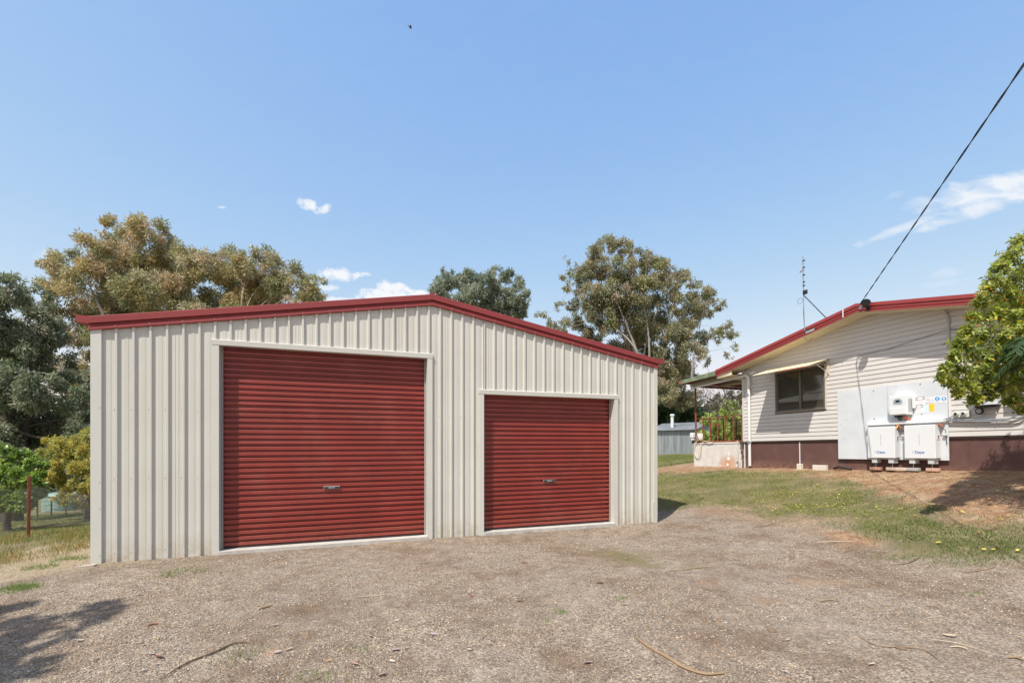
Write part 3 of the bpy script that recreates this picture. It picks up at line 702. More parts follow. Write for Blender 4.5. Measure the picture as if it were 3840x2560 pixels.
for y in (-.1, 1.2, 2.5, 3.8, 5.1, 6.4):
    MB().box(VX0 + .04, -.1, y, y + .05, 2.90, 2.985).build('rafter', mat('cream_timber', (.55, .50, .36), .7), house)
MB().box(VX0 - .035, VX0 - .025, -.52, 12, 2.965, 3.06).build('verandah_gutter', mat('gutter_red', (.40, .08, .06), .5), house)
MB().box(VX0 - .13, VX0 - .036, -.53, 12, 2.975, 3.045).build('verandah_gutter', mat('gutter_red', (.40, .08, .06), .5), house)
MB().box(VX0 + .06, VX0 + .11, -.02, 12, 2.85, 2.93).build('verandah_beam', RUST, house)
PX = -2.115
for yy in (.0, 3.0, 6.0):
    MB().tube([(PX, yy + .03, .82), (PX, yy + .03, 2.93)], .032, 10).build('verandah_post', RUST, house)
# concrete base with stain
STAIN = bpy.data.materials.new('stained_concrete'); STAIN.use_nodes = True; t = STAIN.node_tree; b = t.nodes['Principled BSDF']; N = t.nodes.new; L = t.links.new
tc = N('ShaderNodeTexCoord'); n1 = N('ShaderNodeTexNoise'); n1.inputs['Scale'].default_value = 5; n1.inputs['Detail'].default_value = 8; L(tc.outputs['Object'], n1.inputs['Vector'])
rp = N('ShaderNodeValToRGB'); rp.color_ramp.elements[0].position = .3; rp.color_ramp.elements[0].color = (.56, .53, .49, 1); rp.color_ramp.elements[1].position = .7; rp.color_ramp.elements[1].color = (.68, .65, .61, 1); L(n1.outputs[0], rp.inputs[0])
mp_ = N('ShaderNodeMapping'); mp_.inputs['Location'].default_value = (.62 / .42, 0, -.12 / .30); mp_.inputs['Scale'].default_value = (1 / .42, .5, 1 / .30); L(tc.outputs['Object'], mp_.inputs['Vector'])
vl = N('ShaderNodeVectorMath'); vl.operation = 'LENGTH'; L(mp_.outputs[0], vl.inputs[0])
ad = N('ShaderNodeMath'); ad.operation = 'MULTIPLY_ADD'; L(n1.outputs[0], ad.inputs[0]); ad.inputs[1].default_value = .8; L(vl.outputs['Value'], ad.inputs[2])
mr = N('ShaderNodeMapRange'); mr.inputs[1].default_value = 1.55; mr.inputs[2].default_value = .55; mr.inputs[4].default_value = .85; L(ad.outputs[0], mr.inputs[0])
mi = N('ShaderNodeMix'); mi.data_type = 'RGBA'; L(mr.outputs[0], mi.inputs[0]); L(rp.outputs[0], mi.inputs[6]); mi.inputs[7].default_value = (.52, .20, .06, 1)
L(mi.outputs[2], b.inputs['Base Color']); b.inputs['Roughness'].default_value = .9
MB().box(-2.20, -.03, .0, .12, -.3, .80).build('verandah_base', STAIN, house)
MB().box(-2.20, -.03, .12, 12, -.3, .79).build('verandah_floor', CONC, house)
MB().box(-2.215, -.03, -.015, .1, .80, .84).build('base_capping', mat('capping_white', (.72, .72, .70), .6), house)
MB().box(-2.10, -.03, .03, .06, .84, .90).build('bottom_rail', RUST, house)
for p, r_ in (((-.62, .30), .055), ((-.66, .10), .045), ((-.60, .43), .03), ((-.58, .51), .02)):
    pl = [(p[0] + r_ * (1 + .25 * math.sin(5 * a + p[1] * 30)) * math.cos(a), -.003, p[1] + 1.1 * r_ * (1 + .2 * math.cos(3 * a)) * math.sin(a)) for a in np.linspace(0, 2 * math.pi, 11)[:-1]]
    MB().prism(pl, (0, .0025, 0)).build('paint_patch', mat('patch_white', (.80, .80, .79), .7), house)
rl = MB().box(PX, -.03, .035, .06, 1.70, 1.725).build('top_rail', RUST, house)
for i in range(6):
    x = PX + .33 + i * .335
    if x < -.08: MB().box(x - .018, x + .018, .03, .062, .9, 1.70).build('baluster', RUST, house)
MB().box(PX - .012, PX + .012, .1, 8, 1.70, 1.725).build('top_rail', RUST, house)
for i in range(12): MB().box(PX - .016, PX + .016, .7 + i * .62, .735 + i * .62, .80, 1.70).build('baluster', RUST, house)
MB().box(-1.35, -1.0, .033, .064, 1.42, 1.47).build('cross_rail', RUST, house)

# ---- things fixed to or standing by the house: each its own object in house coordinates
def hthing(name, label, cat, p, group=None):
    o = empty(name); o.matrix_world = hmat @ Matrix.Translation(Vector(p)); return tag(o, label, cat, group)
def hsolo(mb, name, mt, label, cat, smooth=False, group=None, kind=None):
    o = mb.build(name, mt, None, smooth); o.matrix_world = hmat; return tag(o, label, cat, group, kind)
def rel(p, o): return (p[0] - o[0], p[1] - o[1], p[2] - o[2])
# window awning
AW = (1.95, 0, 2.96)
aw = hthing('window_awning', 'small corrugated cream awning with a rusty front edge over the house window', 'awning', AW)
m_ = MB(); v = []; prof = []; x = -.86
while x < .86: prof += [(x, 0), (x + .018, .008), (x + .036, .014), (x + .054, .008)]; x += .072
for x, d in prof: v += [(x, -.02, d + .03), (x, -.86, -.215 + d)]
m_.add(v, [(2 * i, 2 * i + 1, 2 * i + 3, 2 * i + 2) for i in range(len(prof) - 1)])
m_.build('awning_sheet', mat('awning_cream', (.70, .60, .38), .6, var=.12, vscale=6, dirt=((.42, .24, .10), .5, 7)), aw)
MB().box(.0, .87, -.862, -.852, -.245, -.205).build('edge_strip', RUST, aw)
for x in (-.80, .82):
    b_ = MB(); b_.box(x - .012, x + .012, -.84, -.02, -.235, -.215, None)
    b_ = MB(); b_.tube([(x, -.02, -.01), (x, -.84, -.232)], .010, 6); b_.tube([(x, -.015, -.34), (x, -.45, -.15)], .008, 6)
    b_.build('bracket', WHITE, aw); MB().box(x - .03, x + .03, -.03, -.014, -.38, -.05).build('wall_plate', mat('trim_paint', (.6, .52, .44)), aw)
# security camera
p = hs(2826, 1397, -.1); sc0 = hthing('security_camera', 'small white bullet security camera on the house wall above the downpipe bend', 'camera', p)
MB().tube([(0, .085, .02), (0, .085, -.02)], .035, 12).build('mount', WHITE, sc0)
MB().tube([(0, .08, 0), (-.03, -.03, -.01)], .012, 8).build('arm', WHITE, sc0)
MB().tube([(.10, -.02, .015), (-.07, -.05, -.02)], .032, 12).build('housing', WHITE, sc0, True)
MB().tube([(-.07, -.05, -.02), (-.076, -.051, -.021)], .024, 12).build('lens', DARK, sc0)
# downpipe
dp = hthing('downpipe', 'long white PVC downpipe running from the verandah gutter to the ground at the house corner', 'pipe', (0.2, -.08, 0))
P0 = hs(2592, 1440, -.12); P1 = hs(2596, 1454, -.12); P2 = hs(2790, 1409, -.09); P3 = hs(2806, 1416, -.09); P4 = hs(2812, 1746, -.07)
o_ = (0.2, -.08, 0)
MB().tube([rel(q, o_) for q in (P0, P1 + np.array([.02, 0, -.0]), P1 + np.array([.12, 0, .005]), P2, P2 + np.array([.06, 0, -.0]), P3, P3 + np.array([.01, 0, -.08]), P4)], .043, 14).build('pipe', PVC, dp, True)
for z in (.82, 2.3): MB().tube([(P4[0] - .2 + .0, .055, z), (P4[0] - .2, -.05, z)], .052, 12).build('pipe_bracket', GALV, dp)
# corner plumbing
cp = hsolo(MB().tube([(-.0, -.06, .85), (.0, -.06, .6), (-.02, -.07, .5), (.01, -.06, .35), (0, -.06, .02)], .018, 8).tube([(-.03, -.09, .55), (.03, -.05, .52)], .03, 8).tube([(-.04, -.09, .47), (.02, -.06, .49)], .022, 8).box(-.09, .03, -.09, -.03, .76, .86),
           'tap_pipe', mat('dark_rust', (.10, .06, .045), .8, var=.3, vscale=20), 'dark corroded tap pipe standing behind the foot of the white downpipe', 'pipe')
# television mast on the gable
MBASE = hs(3022, 1246, -.56); mo = hthing('antenna_mast', 'thin grey television antenna mast clamped to the red gable fascia', 'antenna', MBASE)
def mrel(sx, sy, yl=-.56): return tuple(hs(sx, sy, yl) - MBASE)
MB().tube([mrel(3018, 1240), mrel(3013, 1110), mrel(3008, 962)], .011, 8).build('pole', GALV, mo)
MB().tube([mrel(3016, 1225), mrel(3012.5, 1170), mrel(3014, 1120)], .006, 6).tube([mrel(3017, 1228), mrel(3027, 1243), mrel(3042, 1247)], .008, 6).tube([mrel(3018, 1262), mrel(3022, 1273), mrel(3032, 1278, -.3), mrel(3045, 1270, -.1)], .005, 6).build('lead', DARK, mo)
MB().tube([mrel(3012, 1105), mrel(3103, 1197, -.2)], .012, 8).build('brace', mat('dark_steel', (.06, .07, .08), .5, .5), mo)
MB().box(-.0, .24, -.012, .0, -.04, .02, Matrix.Rotation(R(-9), 4, 'Y')).build('fixing_plate', GALV, mo)
lp = [(.075 * math.cos(a) - .11, .0, .075 * math.sin(a)) for a in np.linspace(0, 2 * math.pi, 20)]
q = mrel(3012, 1125); MB().tube([(q[0] + a + .02, q[1], q[2] + c) for a, b_, c in lp], .004, 5).build('cable_loop', DARK, mo)
q = mrel(3020, 1095); MB().bbox(q[0] - .06, q[0] + .05, q[1] - .03, q[1] + .03, q[2] - .055, q[2] + .055, .01).build('amplifier_box', DARK, mo)
for sy in (977, 1003, 1031, 1057, 1071):
    q = mrel(3014, sy); el = MB().bbox(q[0] - .02, q[0] + .03, q[1] - .02, q[1] + .02, q[2] - .014, q[2] + .014, .004).build('element_mount', DARK, mo)
    MB().tube([(q[0], q[1] - .01, q[2]), (q[0] + .22, q[1] - .31, q[2])], .003, 5).tube([(q[0], q[1] - .01, q[2]), (q[0] - .20, q[1] + .28, q[2])], .003, 5).build('element', GALV, el)
q = mrel(3007, 1018); MB().tube([(q[0] - .06, q[1], q[2]), (q[0] + .05, q[1], q[2] + .03)], .012, 6).build('clamp', RUST, mo)
# second pole on the verandah roof
PB = hs(2593, 1420, 1.0)
p2 = hthing('grey_vent_pole', 'thin grey pole rising from the end of the verandah roof gutter', 'pole', PB)
MB().tube([(0, 0, -.02), tuple(hs(2600, 1318, 1.0) - PB)], .028, 10).build('tube', GALV, p2)
MB().tube([(.08, .0, 0), tuple(hs(2604, 1328, 1.0) - PB)], .005, 6).build('stay_wire', mat('wire_cream', (.5, .45, .38), .5), p2)
# service cable bracket and cable at the ridge
KB = hs(3226, 1152, -.56); kb = hthing('cable_bracket', 'small steel bracket holding the power cable at the gable peak', 'bracket')if False else hthing('cable_bracket', 'small steel bracket holding the power cable at the gable peak', 'bracket', KB)
MB().tube([(0, .01, .03), (0, -.06, .02), (.01, -.09, -.02)], .012, 8).box(-.03, .03, .0, .015, -.04, .03).build('hook', GALV, kb)
MB().tube([(.0, -.07, -.01), (.08, -.02, -.02), (.16, -.02, -.01), (.22, -.02, .0)], .008, 6).build('tail', DARK, kb)
FB = hs(3252, 1148, -.58); fl = hthing('floodlight', 'black floodlight on the red fascia right of the gable peak', 'lamp', FB)
fm = Matrix.Rotation(R(35), 3, 'Z') @ Matrix.Rotation(R(70), 3, 'X')
MB().lathe([(.03, -.03), (.075, 0), (.095, .05), (.1, .055)], (0, -.06, .05), 14, fm).build('lamp_head', mat('matt_black', (.012, .012, .013), .9, spec=.1), fl)
MB().tube([(0, .03, -.06), (0, -.03, -.05), (0, -.06, .02)], .014, 8).build('arm', DARK, fl)
MB().box(-.04, .04, .015, .035, -.10, .0).build('base_plate', DARK, fl)
# power cable: two twisted cores from the bracket up to a pole off the frame
A_ = np.array(hw(KB + np.array([0, -.08, 0]))); rr = ray(3840, 236); B_ = CAM + rr * 4.6; B2_ = B_ + (B_ - A_) * .9
for ph, mt in ((0, mat('cable_black', (.012, .014, .018), .5)),):
    m_ = MB(); n_ = 260
    for s_ in (0, math.pi):
        pts = []
        for i in range(n_ + 1):
            u = i / n_; p = A_ + (B2_ - A_) * u + np.array([0, 0, -.012 * 4 * u * (1 - u)])
            a = u * 95 + s_; pts.append(tuple(p + .0065 * np.array([math.cos(a) * .8, -math.cos(a) * .5, math.sin(a)])))
        m_.tube(pts, .0062, 5)
    tag(m_.build('power_cable', mt), 'black twisted overhead power cable running from the house gable peak to the upper right', 'cable')
# conduit and thin wires on the gable wall
CD = hs(3556, 1200, -.03)
cn = hthing('wall_conduit', 'grey conduit with thin black wires dropping down the upper gable wall', 'conduit', CD)
cr = lambda sx, sy, yl=-.03: tuple(hs(sx, sy, yl) - CD)
MB().tube([cr(3530, 1150, -.12), cr(3538, 1160, -.06), cr(3556, 1185), cr(3558, 1262), cr(3560, 1400)], .021, 10).build('conduit_tube', GREYP, cn)
MB().tube([cr(3557, 1196), cr(3557, 1204)], .034, 10).build('coupling', GREYP, cn)
MB().tube([cr(3218, 1334), cr(3330, 1308), cr(3420, 1278), cr(3558, 1235), cr(3620, 1229)], .0045, 5).tube([cr(3558, 1235), cr(3600, 1237), cr(3622, 1241)], .004, 5).build('wire', DARK, cn)
# cement sheet backing boards
hsolo(MB().box(3.0, 4.168, -.032, -.016, .345, 2.10), 'cement_panel', CEMENT, 'pale cement sheet fixed to the house wall, the left one left of the inverter', 'wall panel', group='cement sheets behind the solar equipment')
hsolo(MB().box(4.176, 5.335, -.032, -.016, .345, 2.10), 'cement_panel', CEMENT, 'pale cement sheet on the house wall carrying the safety stickers', 'wall panel', group='cement sheets behind the solar equipment')
hsolo(MB().box(5.352, 5.39, -.045, -.013, .0 + 1.27, 2.05), 'white_conduit', PVC, 'white vertical cable duct along the right edge of the cement sheets', 'duct')
hl = MB()
for sx, sy, rr_ in ((3174, 1484, 5), (3275, 1466, 6), (3360, 1449, 5), (3450, 1441, 7), (3164, 1576, 5), (3175, 1574, 5), (3278, 1571, 8), (3151, 1592, 5), (3166, 1643, 5), (3322, 1576, 5), (3455, 1553, 6), (3151, 1709, 2), (3232, 1716, 2), (3549, 1707, 2), (3549, 1711, 2)):
    p = hs(sx, sy, -.0335); hl.tube([(p[0], -.0345, p[2]), (p[0], -.03, p[2])], rr_ * .0016, 8)
    if rr_ > 5: hl.tube([(p[0] + .012, -.0345, p[2] + .01), (p[0] + .012, -.03, p[2] + .01)], .008, 8)
hsolo(hl, 'cable_holes', DARK, 'scattered small dark drill holes and plugs in the cement sheets', 'holes', kind='stuff')
# hybrid inverter
INV = (4.51, -.13, 1.37)
iv = hthing('solar_inverter', 'white wall inverter with a grey round display above the two batteries', 'inverter', INV)
MB().bbox(-.185, .185, -.12, .095, 0, .44, .012).build('case', WHITE, iv)
MB().bbox(-.165, .165, -.13, -.118, .015, .16, .006).build('terminal_cover', WHITE, iv)
gp = [(.095 * math.cos(a), -.1245, .30 + max(.078 * math.sin(a), -.052)) for a in np.linspace(0, 2 * math.pi, 28)[:-1]]
MB().prism(gp, (0, .006, 0)).build('display_bezel', mat('bezel_grey', (.33, .38, .42), .4), iv)
MB().box(-.042, .042, -.1265, -.1235, .29, .34).build('screen', mat('screen_dark', (.02, .025, .04), .15), iv)
MB().prism([(-.013, -.1315, .075), (.013, -.1315, .075), (0, -.1315, .097)], (0, .0014, 0)).build('warning_mark', mat('warning_yellow', (.85, .55, .05), .5), iv)
MB().box(.183, .187, -.08, .06, .06, .36).build('cooling_fins', GREYP, iv)
m_ = MB()
for i in range(6): m_.tube([(-.06 + i * .03, -.03, 0), (-.06 + i * .03, -.03, -.04)], .012, 8)
m_.build('glands', DARK, iv)
m_ = MB()
for i in range(5): m_.tube([(-.06 + i * .028, -.03, -.04), (-.05 + i * .012, -.02 - .02 * (i % 2), -.09), (-.04 + i * .02, .0, -.14)], .006, 6)
m_.build('black_cables', DARK, iv)
m_ = MB()
for i in range(3): m_.tube([(.06 + i * .03, -.04, -.02), (.09 + i * .035, -.05, -.07), (.12 + i * .04, -.02, -.11 - .01 * i), (.14 + i * .03, .02, -.15)], .008, 6)
m_.build('orange_cables', ORANGE, iv)
MB().box(-.14, -.06, .0, .09, -.045, -.002).build('data_plug', DARK, iv)
MB().bbox(.20, .25, .03, .095, .14, .40, .006).build('side_isolator', WHITE, iv)
# cable tray
hsolo(MB().bbox(3.77, 5.31, -.16, -.033, 1.165, 1.24, .004), 'cable_tray', WHITE, 'white horizontal cable duct above the two batteries', 'duct')
# stickers
def sticker(sx0, sy0, sx1, sy1, mt, label, name='safety_sticker'):
    a = hs(sx0, sy0, -.0335); c = hs(sx1, sy1, -.0335); ox, oz = (a[0] + c[0]) / 2, (a[2] + c[2]) / 2; w_, h_ = abs(c[0] - a[0]) / 2, abs(a[2] - c[2]) / 2
    o = hthing(name, label, 'sticker', (ox, -.0335, oz)); MB().box(-w_, w_, -.0008, .0005, -h_, h_).build('label_sheet', mt, o); return o, w_, h_
ST = mat('sticker_white', (.82, .80, .82), .35); LN = mat('print_grey', (.25, .22, .28), .6); BL = mat('sign_blue', (.02, .32, .72), .35); YL = mat('sticker_yellow', (.88, .62, .03), .4); INK = mat('print_black', (.03, .03, .035), .5)
def lines(o, x0, x1, z0, z1, n, mt=LN, th=.003):
    m_ = MB()
    for i in range(n):
        z = z1 - (z1 - z0) * (i + .5) / n; m_.box(x0, x0 + (x1 - x0) * (.7 + .3 * math.sin(i * 5.1) ** 2), -.0016, -.0009, z - th / 2, z + th / 2)
    m_.build('printed_lines', mt, o)
def danger(o, w_, z0, z1):
    m_ = MB(); zc, hh = (z0 + z1) / 2, (z1 - z0) / 2
    # black bar with a white oval cut out
    n_ = 20
    outer = [(-w_, z0), (w_, z0), (w_, z1), (-w_, z1)]
    m_.box(-w_, w_, -.0018, -.0009, z0, z1); m_.build('black_band', INK, o)
    MB().prism([(w_ * .93 * math.cos(a), -.0024, zc + hh * .82 * math.sin(a)) for a in np.linspace(0, 2 * math.pi, n_ + 1)[:-1]], (0, .0006, 0)).build('white_oval', ST, o)
o, w_, h_ = sticker(3434, 1489, 3469, 1517, ST, 'white warning sticker with black oval header, upper left of the label cluster')
danger(o, w_ * .9, h_ * .25, h_ * .95); lines(o, -w_ * .8, w_ * .8, -h_ * .9, h_ * .1, 4)
o, w_, h_ = sticker(3435, 1518, 3461, 1548, ST, 'smaller white warning sticker with black oval header, lower left of the label cluster')
danger(o, w_ * .9, h_ * .3, h_ * .92); lines(o, -w_ * .8, w_ * .8, -h_ * .9, h_ * .15, 5)
o, w_, h_ = sticker(3469, 1490, 3504, 1507, ST, 'white sticker with grey text lines and a small flame mark, left of the blue circles'); lines(o, -w_ * .9, w_ * .4, -h_ * .8, h_ * .6, 3, th=.006)
MB().prism([(w_ * .7 + .008 * math.cos(a), -.0016, -.2 * h_ + .014 * math.sin(a)) for a in np.linspace(0, 6.28, 9)[:-1]], (0, .0006, 0)).build('flame_mark', INK, o)
for sx, lab, n_ in ((3515, 'sticker with a blue circle showing a standing figure, left of the two', 0), (3540, 'sticker with a blue circle showing a goggled head, right of the two', 1)):
    o, w_, h_ = sticker(sx - 12, 1485, sx + 12, 1510, ST, 'white ' + lab)
    MB().prism([(w_ * .8 * math.cos(a), -.0018, h_ * .22 + w_ * .8 * math.sin(a)) for a in np.linspace(0, 6.2832, 25)[:-1]], (0, .0008, 0)).build('blue_circle', BL, o)
    m_ = MB(); zc = h_ * .22; k = w_ * .8
    if n_ == 0:
        m_.prism([(.18 * k * math.cos(a), -.0026, zc + .5 * k + .18 * k * math.sin(a)) for a in np.linspace(0, 6.28, 11)[:-1]], (0, .0006, 0))
        m_.prism([(-.45 * k, -.0026, zc - .05 * k), (-.22 * k, -.0026, zc + .3 * k), (.22 * k, -.0026, zc + .3 * k), (.45 * k, -.0026, zc - .05 * k), (.2 * k, -.0026, zc + .05 * k), (.3 * k, -.0026, zc - .7 * k), (0, -.0026, zc - .2 * k), (-.3 * k, -.0026, zc - .7 * k), (-.2 * k, -.0026, zc + .05 * k)], (0, .0006, 0))
    else:
        m_.prism([(.5 * k * math.cos(a), -.0026, zc + .1 * k + .5 * k * math.sin(a)) for a in np.linspace(-.5, 3.64, 12)], (0, .0006, 0))
        m_.box(-.3 * k, .35 * k, -.0026, -.002, zc - .65 * k, zc - .35 * k)
    m_.build('pictogram', ST, o); lines(o, -w_ * .7, w_ * .7, -h_ * .85, -h_ * .5, 2, th=.002)
o, w_, h_ = sticker(3484, 1514, 3504, 1541, YL, 'yellow sticker with dense brown text under the blue circles'); lines(o, -w_ * .8, w_ * .8, -h_ * .85, h_ * .85, 7, mat('print_brown', (.45, .27, .02), .6))
o, w_, h_ = sticker(3462, 1520, 3482, 1545, mat('sticker_pale_blue', (.66, .78, .86), .4), 'pale blue faded sticker left of the yellow one'); lines(o, 0, w_ * .8, -h_ * .8, h_ * .8, 5, mat('print_blue', (.2, .45, .75), .6), .002)
# batteries
LOGO = mat('logo_blue', (.03, .12, .42), .4)
def battery(x0, x1, label):
    o = hthing('battery_box', label, 'battery', ((x0 + x1) / 2, -.25, .385), 'white wall batteries standing on studs below the inverter'); w_ = (x1 - x0) / 2
    MB().bbox(-w_, w_, 0, .05, 0, .735, .008).build('front_cover', WHITE, o)
    MB().bbox(-w_ + .02, w_ + .0 - .006, .052, .215, .0 + .006, .725, .006).build('case', mat('case_white', (.67, .69, .71), .45), o)
    MB().box(-.003, .003, -.0012, .001, .29, .56).build('light_bar', mat('bar_grey', (.25, .3, .34), .4), o)
    text('Deye', .085, LOGO, o, (0, -.0012, .135), (R(90), 0, 0), 'logo', .0006, .0012)
    MB().box(-.128, -.121, -.0018, .0, .115, .17).build('logo_mark', LOGO, o)
    for x in (-w_ + .13, w_ - .10):
        f_ = MB().box(x - .055, x + .055, .03, .19, -.115, -.001).build('foot_bracket', mat('bracket_grey', (.55, .57, .58), .5), o)
        MB().tube([(x, .08, -.115), (x, .08, -.245)], .008, 8).lathe([(.03, -.252), (.024, -.24), (.008, -.225)], (x, .08, 0), 12).build('levelling_stud', GALV, f_)
    MB().box(w_ - .004, w_ + .004, .09, .135, .43, .50).build('switch', mat('switch_red', (.35, .12, .1), .4), o)
    MB().box(w_ - .005, w_ + .002, .075, .15, .415, .515).build('switch_frame', WHITE, o)
    MB().tube([(w_ - .02, .10, .735), (w_ + .03, .10, .75), (w_ + .07, .12, .70), (w_ + .05, .15, .64)], .009, 6).build('orange_lead', ORANGE, o)
    MB().tube([(w_ - .0, .12, .70), (w_ + .06, .13, .66), (w_ + .11, .16, .60), (w_ + .10, .19, .50), (w_ + .11, .2, .30)], .006, 6).build('black_lead', DARK, o)
    MB().bbox(w_ + .055, w_ + .13, .16, .20, .50, .525, .003).build('isolator', WHITE, o)
    return o
battery(3.845, 4.430, 'left white battery box with blue lettering, narrower in view, below the inverter')
battery(4.622, 5.205, 'right white battery box with blue lettering, nearest the grey conduits')
m_ = MB().tube([(4.50 + .07 * math.cos(a), -.12, 1.07 + .08 * math.sin(a)) for a in np.linspace(0, 6.2832, 18)], .005, 5)
hsolo(m_, 'black_cable_loop', DARK, 'loop of black cable hanging in the gap between the two batteries', 'cable')
hsolo(MB().tube([(4.45, -.14, 1.16), (4.44, -.17, 1.08), (4.40, -.17, 1.02), (4.41, -.15, .97)], .010, 6), 'yellow_cable', mat('cable_yellow', (.8, .5, .05), .4), 'short yellow cable beside the top right corner of the left battery', 'cable')
def gl_(x): return .055 + .0125 * x       # ground level along the wall, house coordinates
for i, (x, lab) in enumerate(((3.98, 'reddish brick under the first foot of the left battery'), (4.33, 'pale brick under the second foot of the left battery'), (4.53, 'cream brick lying between the two batteries'), (4.75, 'grey brick under the first foot of the right battery'), (5.12, 'pinkish brick under the last foot of the right battery'))):
    z = gl_(x); b_ = MB().bbox(-.115, .115, -.055, .055, 0, .07, .006).build('brick', mat('brick_tone_%d' % i, [(.42, .22, .15), (.50, .38, .30), (.56, .46, .36), (.40, .38, .36), (.52, .33, .25)][i], .9, var=.15, vscale=20, bump=.3, bscale=90))
    b_.matrix_world = hmat @ Matrix.Translation(Vector((x, -.17, z - .012))) @ Matrix.Rotation(R([4, -5, 3, -2, 6][i]), 4, 'Z'); tag(b_, lab, 'brick', 'bricks under the batteries')
for x0, x1, z1_, lab in ((1.90, 2.02, .19, 'small cream concrete block at the foot of the white joint strip on the brown base'), (2.36, 2.72, .17, 'long cream concrete block lying against the brown house base')):
    b_ = MB().bbox(x0, x1, -.13, -.02, .02, z1_, .006).build('concrete_block', mat('cream_block', (.66, .60, .52), .9, var=.06, vscale=14, bump=.2)); b_.matrix_world = hmat; tag(b_, lab, 'block')
b_ = MB().tube([(2.9, -.06, .10), (3.05, -.09, .14), (3.2, -.1, .12), (3.35, -.07, .09)], .035, 6).build('plastic_scrap', mat('black_sheet', (.03, .025, .025), .8)); b_.matrix_world = hmat; tag(b_, 'crumpled black plastic edge sticking out of the soil below the left cement sheet', 'scrap')
# wall sockets box
SK = hs(3607, 1552, -.05); sk = hthing('socket_box', 'pale green twin socket box with two dark round covers right of the cement sheets', 'socket', SK)
MB().bbox(-.13, -.005, -.03, .04, -.07, .07, .006).bbox(.0, .13, -.03, .04, -.07, .07, .006).build('box_body', PALEG, sk)
for x in (-.075, .05):
    c_ = MB().lathe([(.045, 0), (.045, .04), (.038, .045)], (x, -.028, .005), 18, Matrix.Rotation(R(90), 3, 'X')).build('socket_collar', PALEG, sk)
    MB().lathe([(.028, 0), (.028, .004)], (x, -.0735, .005), 16, Matrix.Rotation(R(90), 3, 'X')).build('socket_cover', DARK, c_)
# second inverter
I2 = hs(3697, 1492, -.10); i2 = hthing('grey_inverter', 'light grey curved inverter half hidden by the leaves on the right of the wall', 'inverter', I2)
prof = [(-.20, -.08), (-.10, -.115), (.02, -.12), (.14, -.105), (.20, -.07), (.20, .08), (-.20, .08)]
MB().prism([(x, y, -.14) for x, y in prof], (0, 0, .42)).build('case', mat('inverter_grey', (.58, .61, .66), .35), i2)
MB().box(-.08, .16, -.126, -.118, -.05, -.02).build('dark_slot', GREYP, i2); MB().box(-.07, .05, -.128, -.118, -.01, .03).build('label_strip', WHITE, i2)
MB().box(-.15, .17, -.06, .05, -.19, -.14).build('connector_bar', DARK, i2)
m_ = MB()
for k in range(3): m_.tube([(-.10 + (.05 + .008 * k) * math.cos(a), -.03 + .01 * k, -.25 + (.055 + .006 * k) * math.sin(a)) for a in np.linspace(0, 6.2832, 16)], .006, 5)
m_.build('coiled_lead', DARK, i2)
MB().tube([(.10, .0, -.19), (.13, .02, -.25), (.14, .03, -.33)], .012, 8).tube([(-.09, .02, -.2), (-.08, .03, -.33)], .011, 8).build('grey_lead', GREYP, i2)
m2 = hs(3800, 1500, -.06); mb2 = hthing('meter_box', 'white meter box behind dark leaves at the right edge', 'box', m2)
MB().bbox(-.10, .3, -.05, .05, -.12, .26, .006).build('case', WHITE, mb2); MB().box(.0, .22, -.056, -.05, -.04, .18).build('door', WHITE, mb2)
# horizontal conduits
hc = hthing('grey_conduits', 'pair of grey metal conduits running right along the wall below the sockets', 'conduit', (5.3, -.06, 1.2))
hr = lambda sx, sy, yl=-.06: tuple(hs(sx, sy, yl) - np.array([5.3, -.06, 1.2]))
c1 = MB().tube([hr(3540, 1569), hr(3600, 1572), hr(3700, 1573), hr(3780, 1571), hr(3800, 1563), hr(3840, 1545), hr(3860, 1538)], .016, 8).build('conduit_tube', GALV, hc)
c2 = MB().tube([hr(3542, 1576), hr(3620, 1578), hr(3720, 1579), hr(3800, 1577), hr(3825, 1570), hr(3850, 1553)], .016, 8).build('conduit_tube', GALV, hc)
for sx in (3665, 3737): MB().tube([hr(sx, 1568), hr(sx - 1, 1588)], .006, 6).build('strap', GALV, hc)
# hose reel pair and hose on the verandah corner
HRb = hs(2626, 1640, .02); hr1 = hthing('hose_reel', 'round white hose reel with a dark strap hanging on the rusty verandah rail', 'hose reel', HRb)
MB().lathe([(.06, -.13), (.11, -.10), (.125, -.04), (.125, .04), (.11, .10), (.06, .13)], (0, -.0, .02), 16).build('reel_case', mat('reel_white', (.66, .64, .58), .5), hr1, True)
MB().tube([(-.04, -.13, .13), (.0, -.132, .04), (.05, -.125, -.08)], .009, 6).build('strap', DARK, hr1)
hx2 = hs(2597, 1638, -.05); h2 = hthing('gas_regulator_box', 'white moulded box on the outer side of the verandah corner post', 'box', hx2)
MB().bbox(-.12, .04, -.02, .14, -.03, .15, .02).build('upper_case', WHITE, h2); MB().bbox(-.09, .02, .0, .12, -.12, -.031, .015).build('lower_case', WHITE, h2); MB().bbox(-.07, .02, .02, .1, -.25, -.121, .01).build('outlet', DARK, h2)
hp = [hs(2618, 1648, -.06), hs(2605, 1665, -.06), hs(2603, 1690, -.05), hs(2607, 1706, -.05), hs(2617, 1713, -.05), hs(2626, 1702, -.05), hs(2628, 1680, -.05), hs(2631, 1660, -.06), hs(2642, 1653, -.06), hs(2656, 1656, -.06), hs(2676, 1659, -.03)]
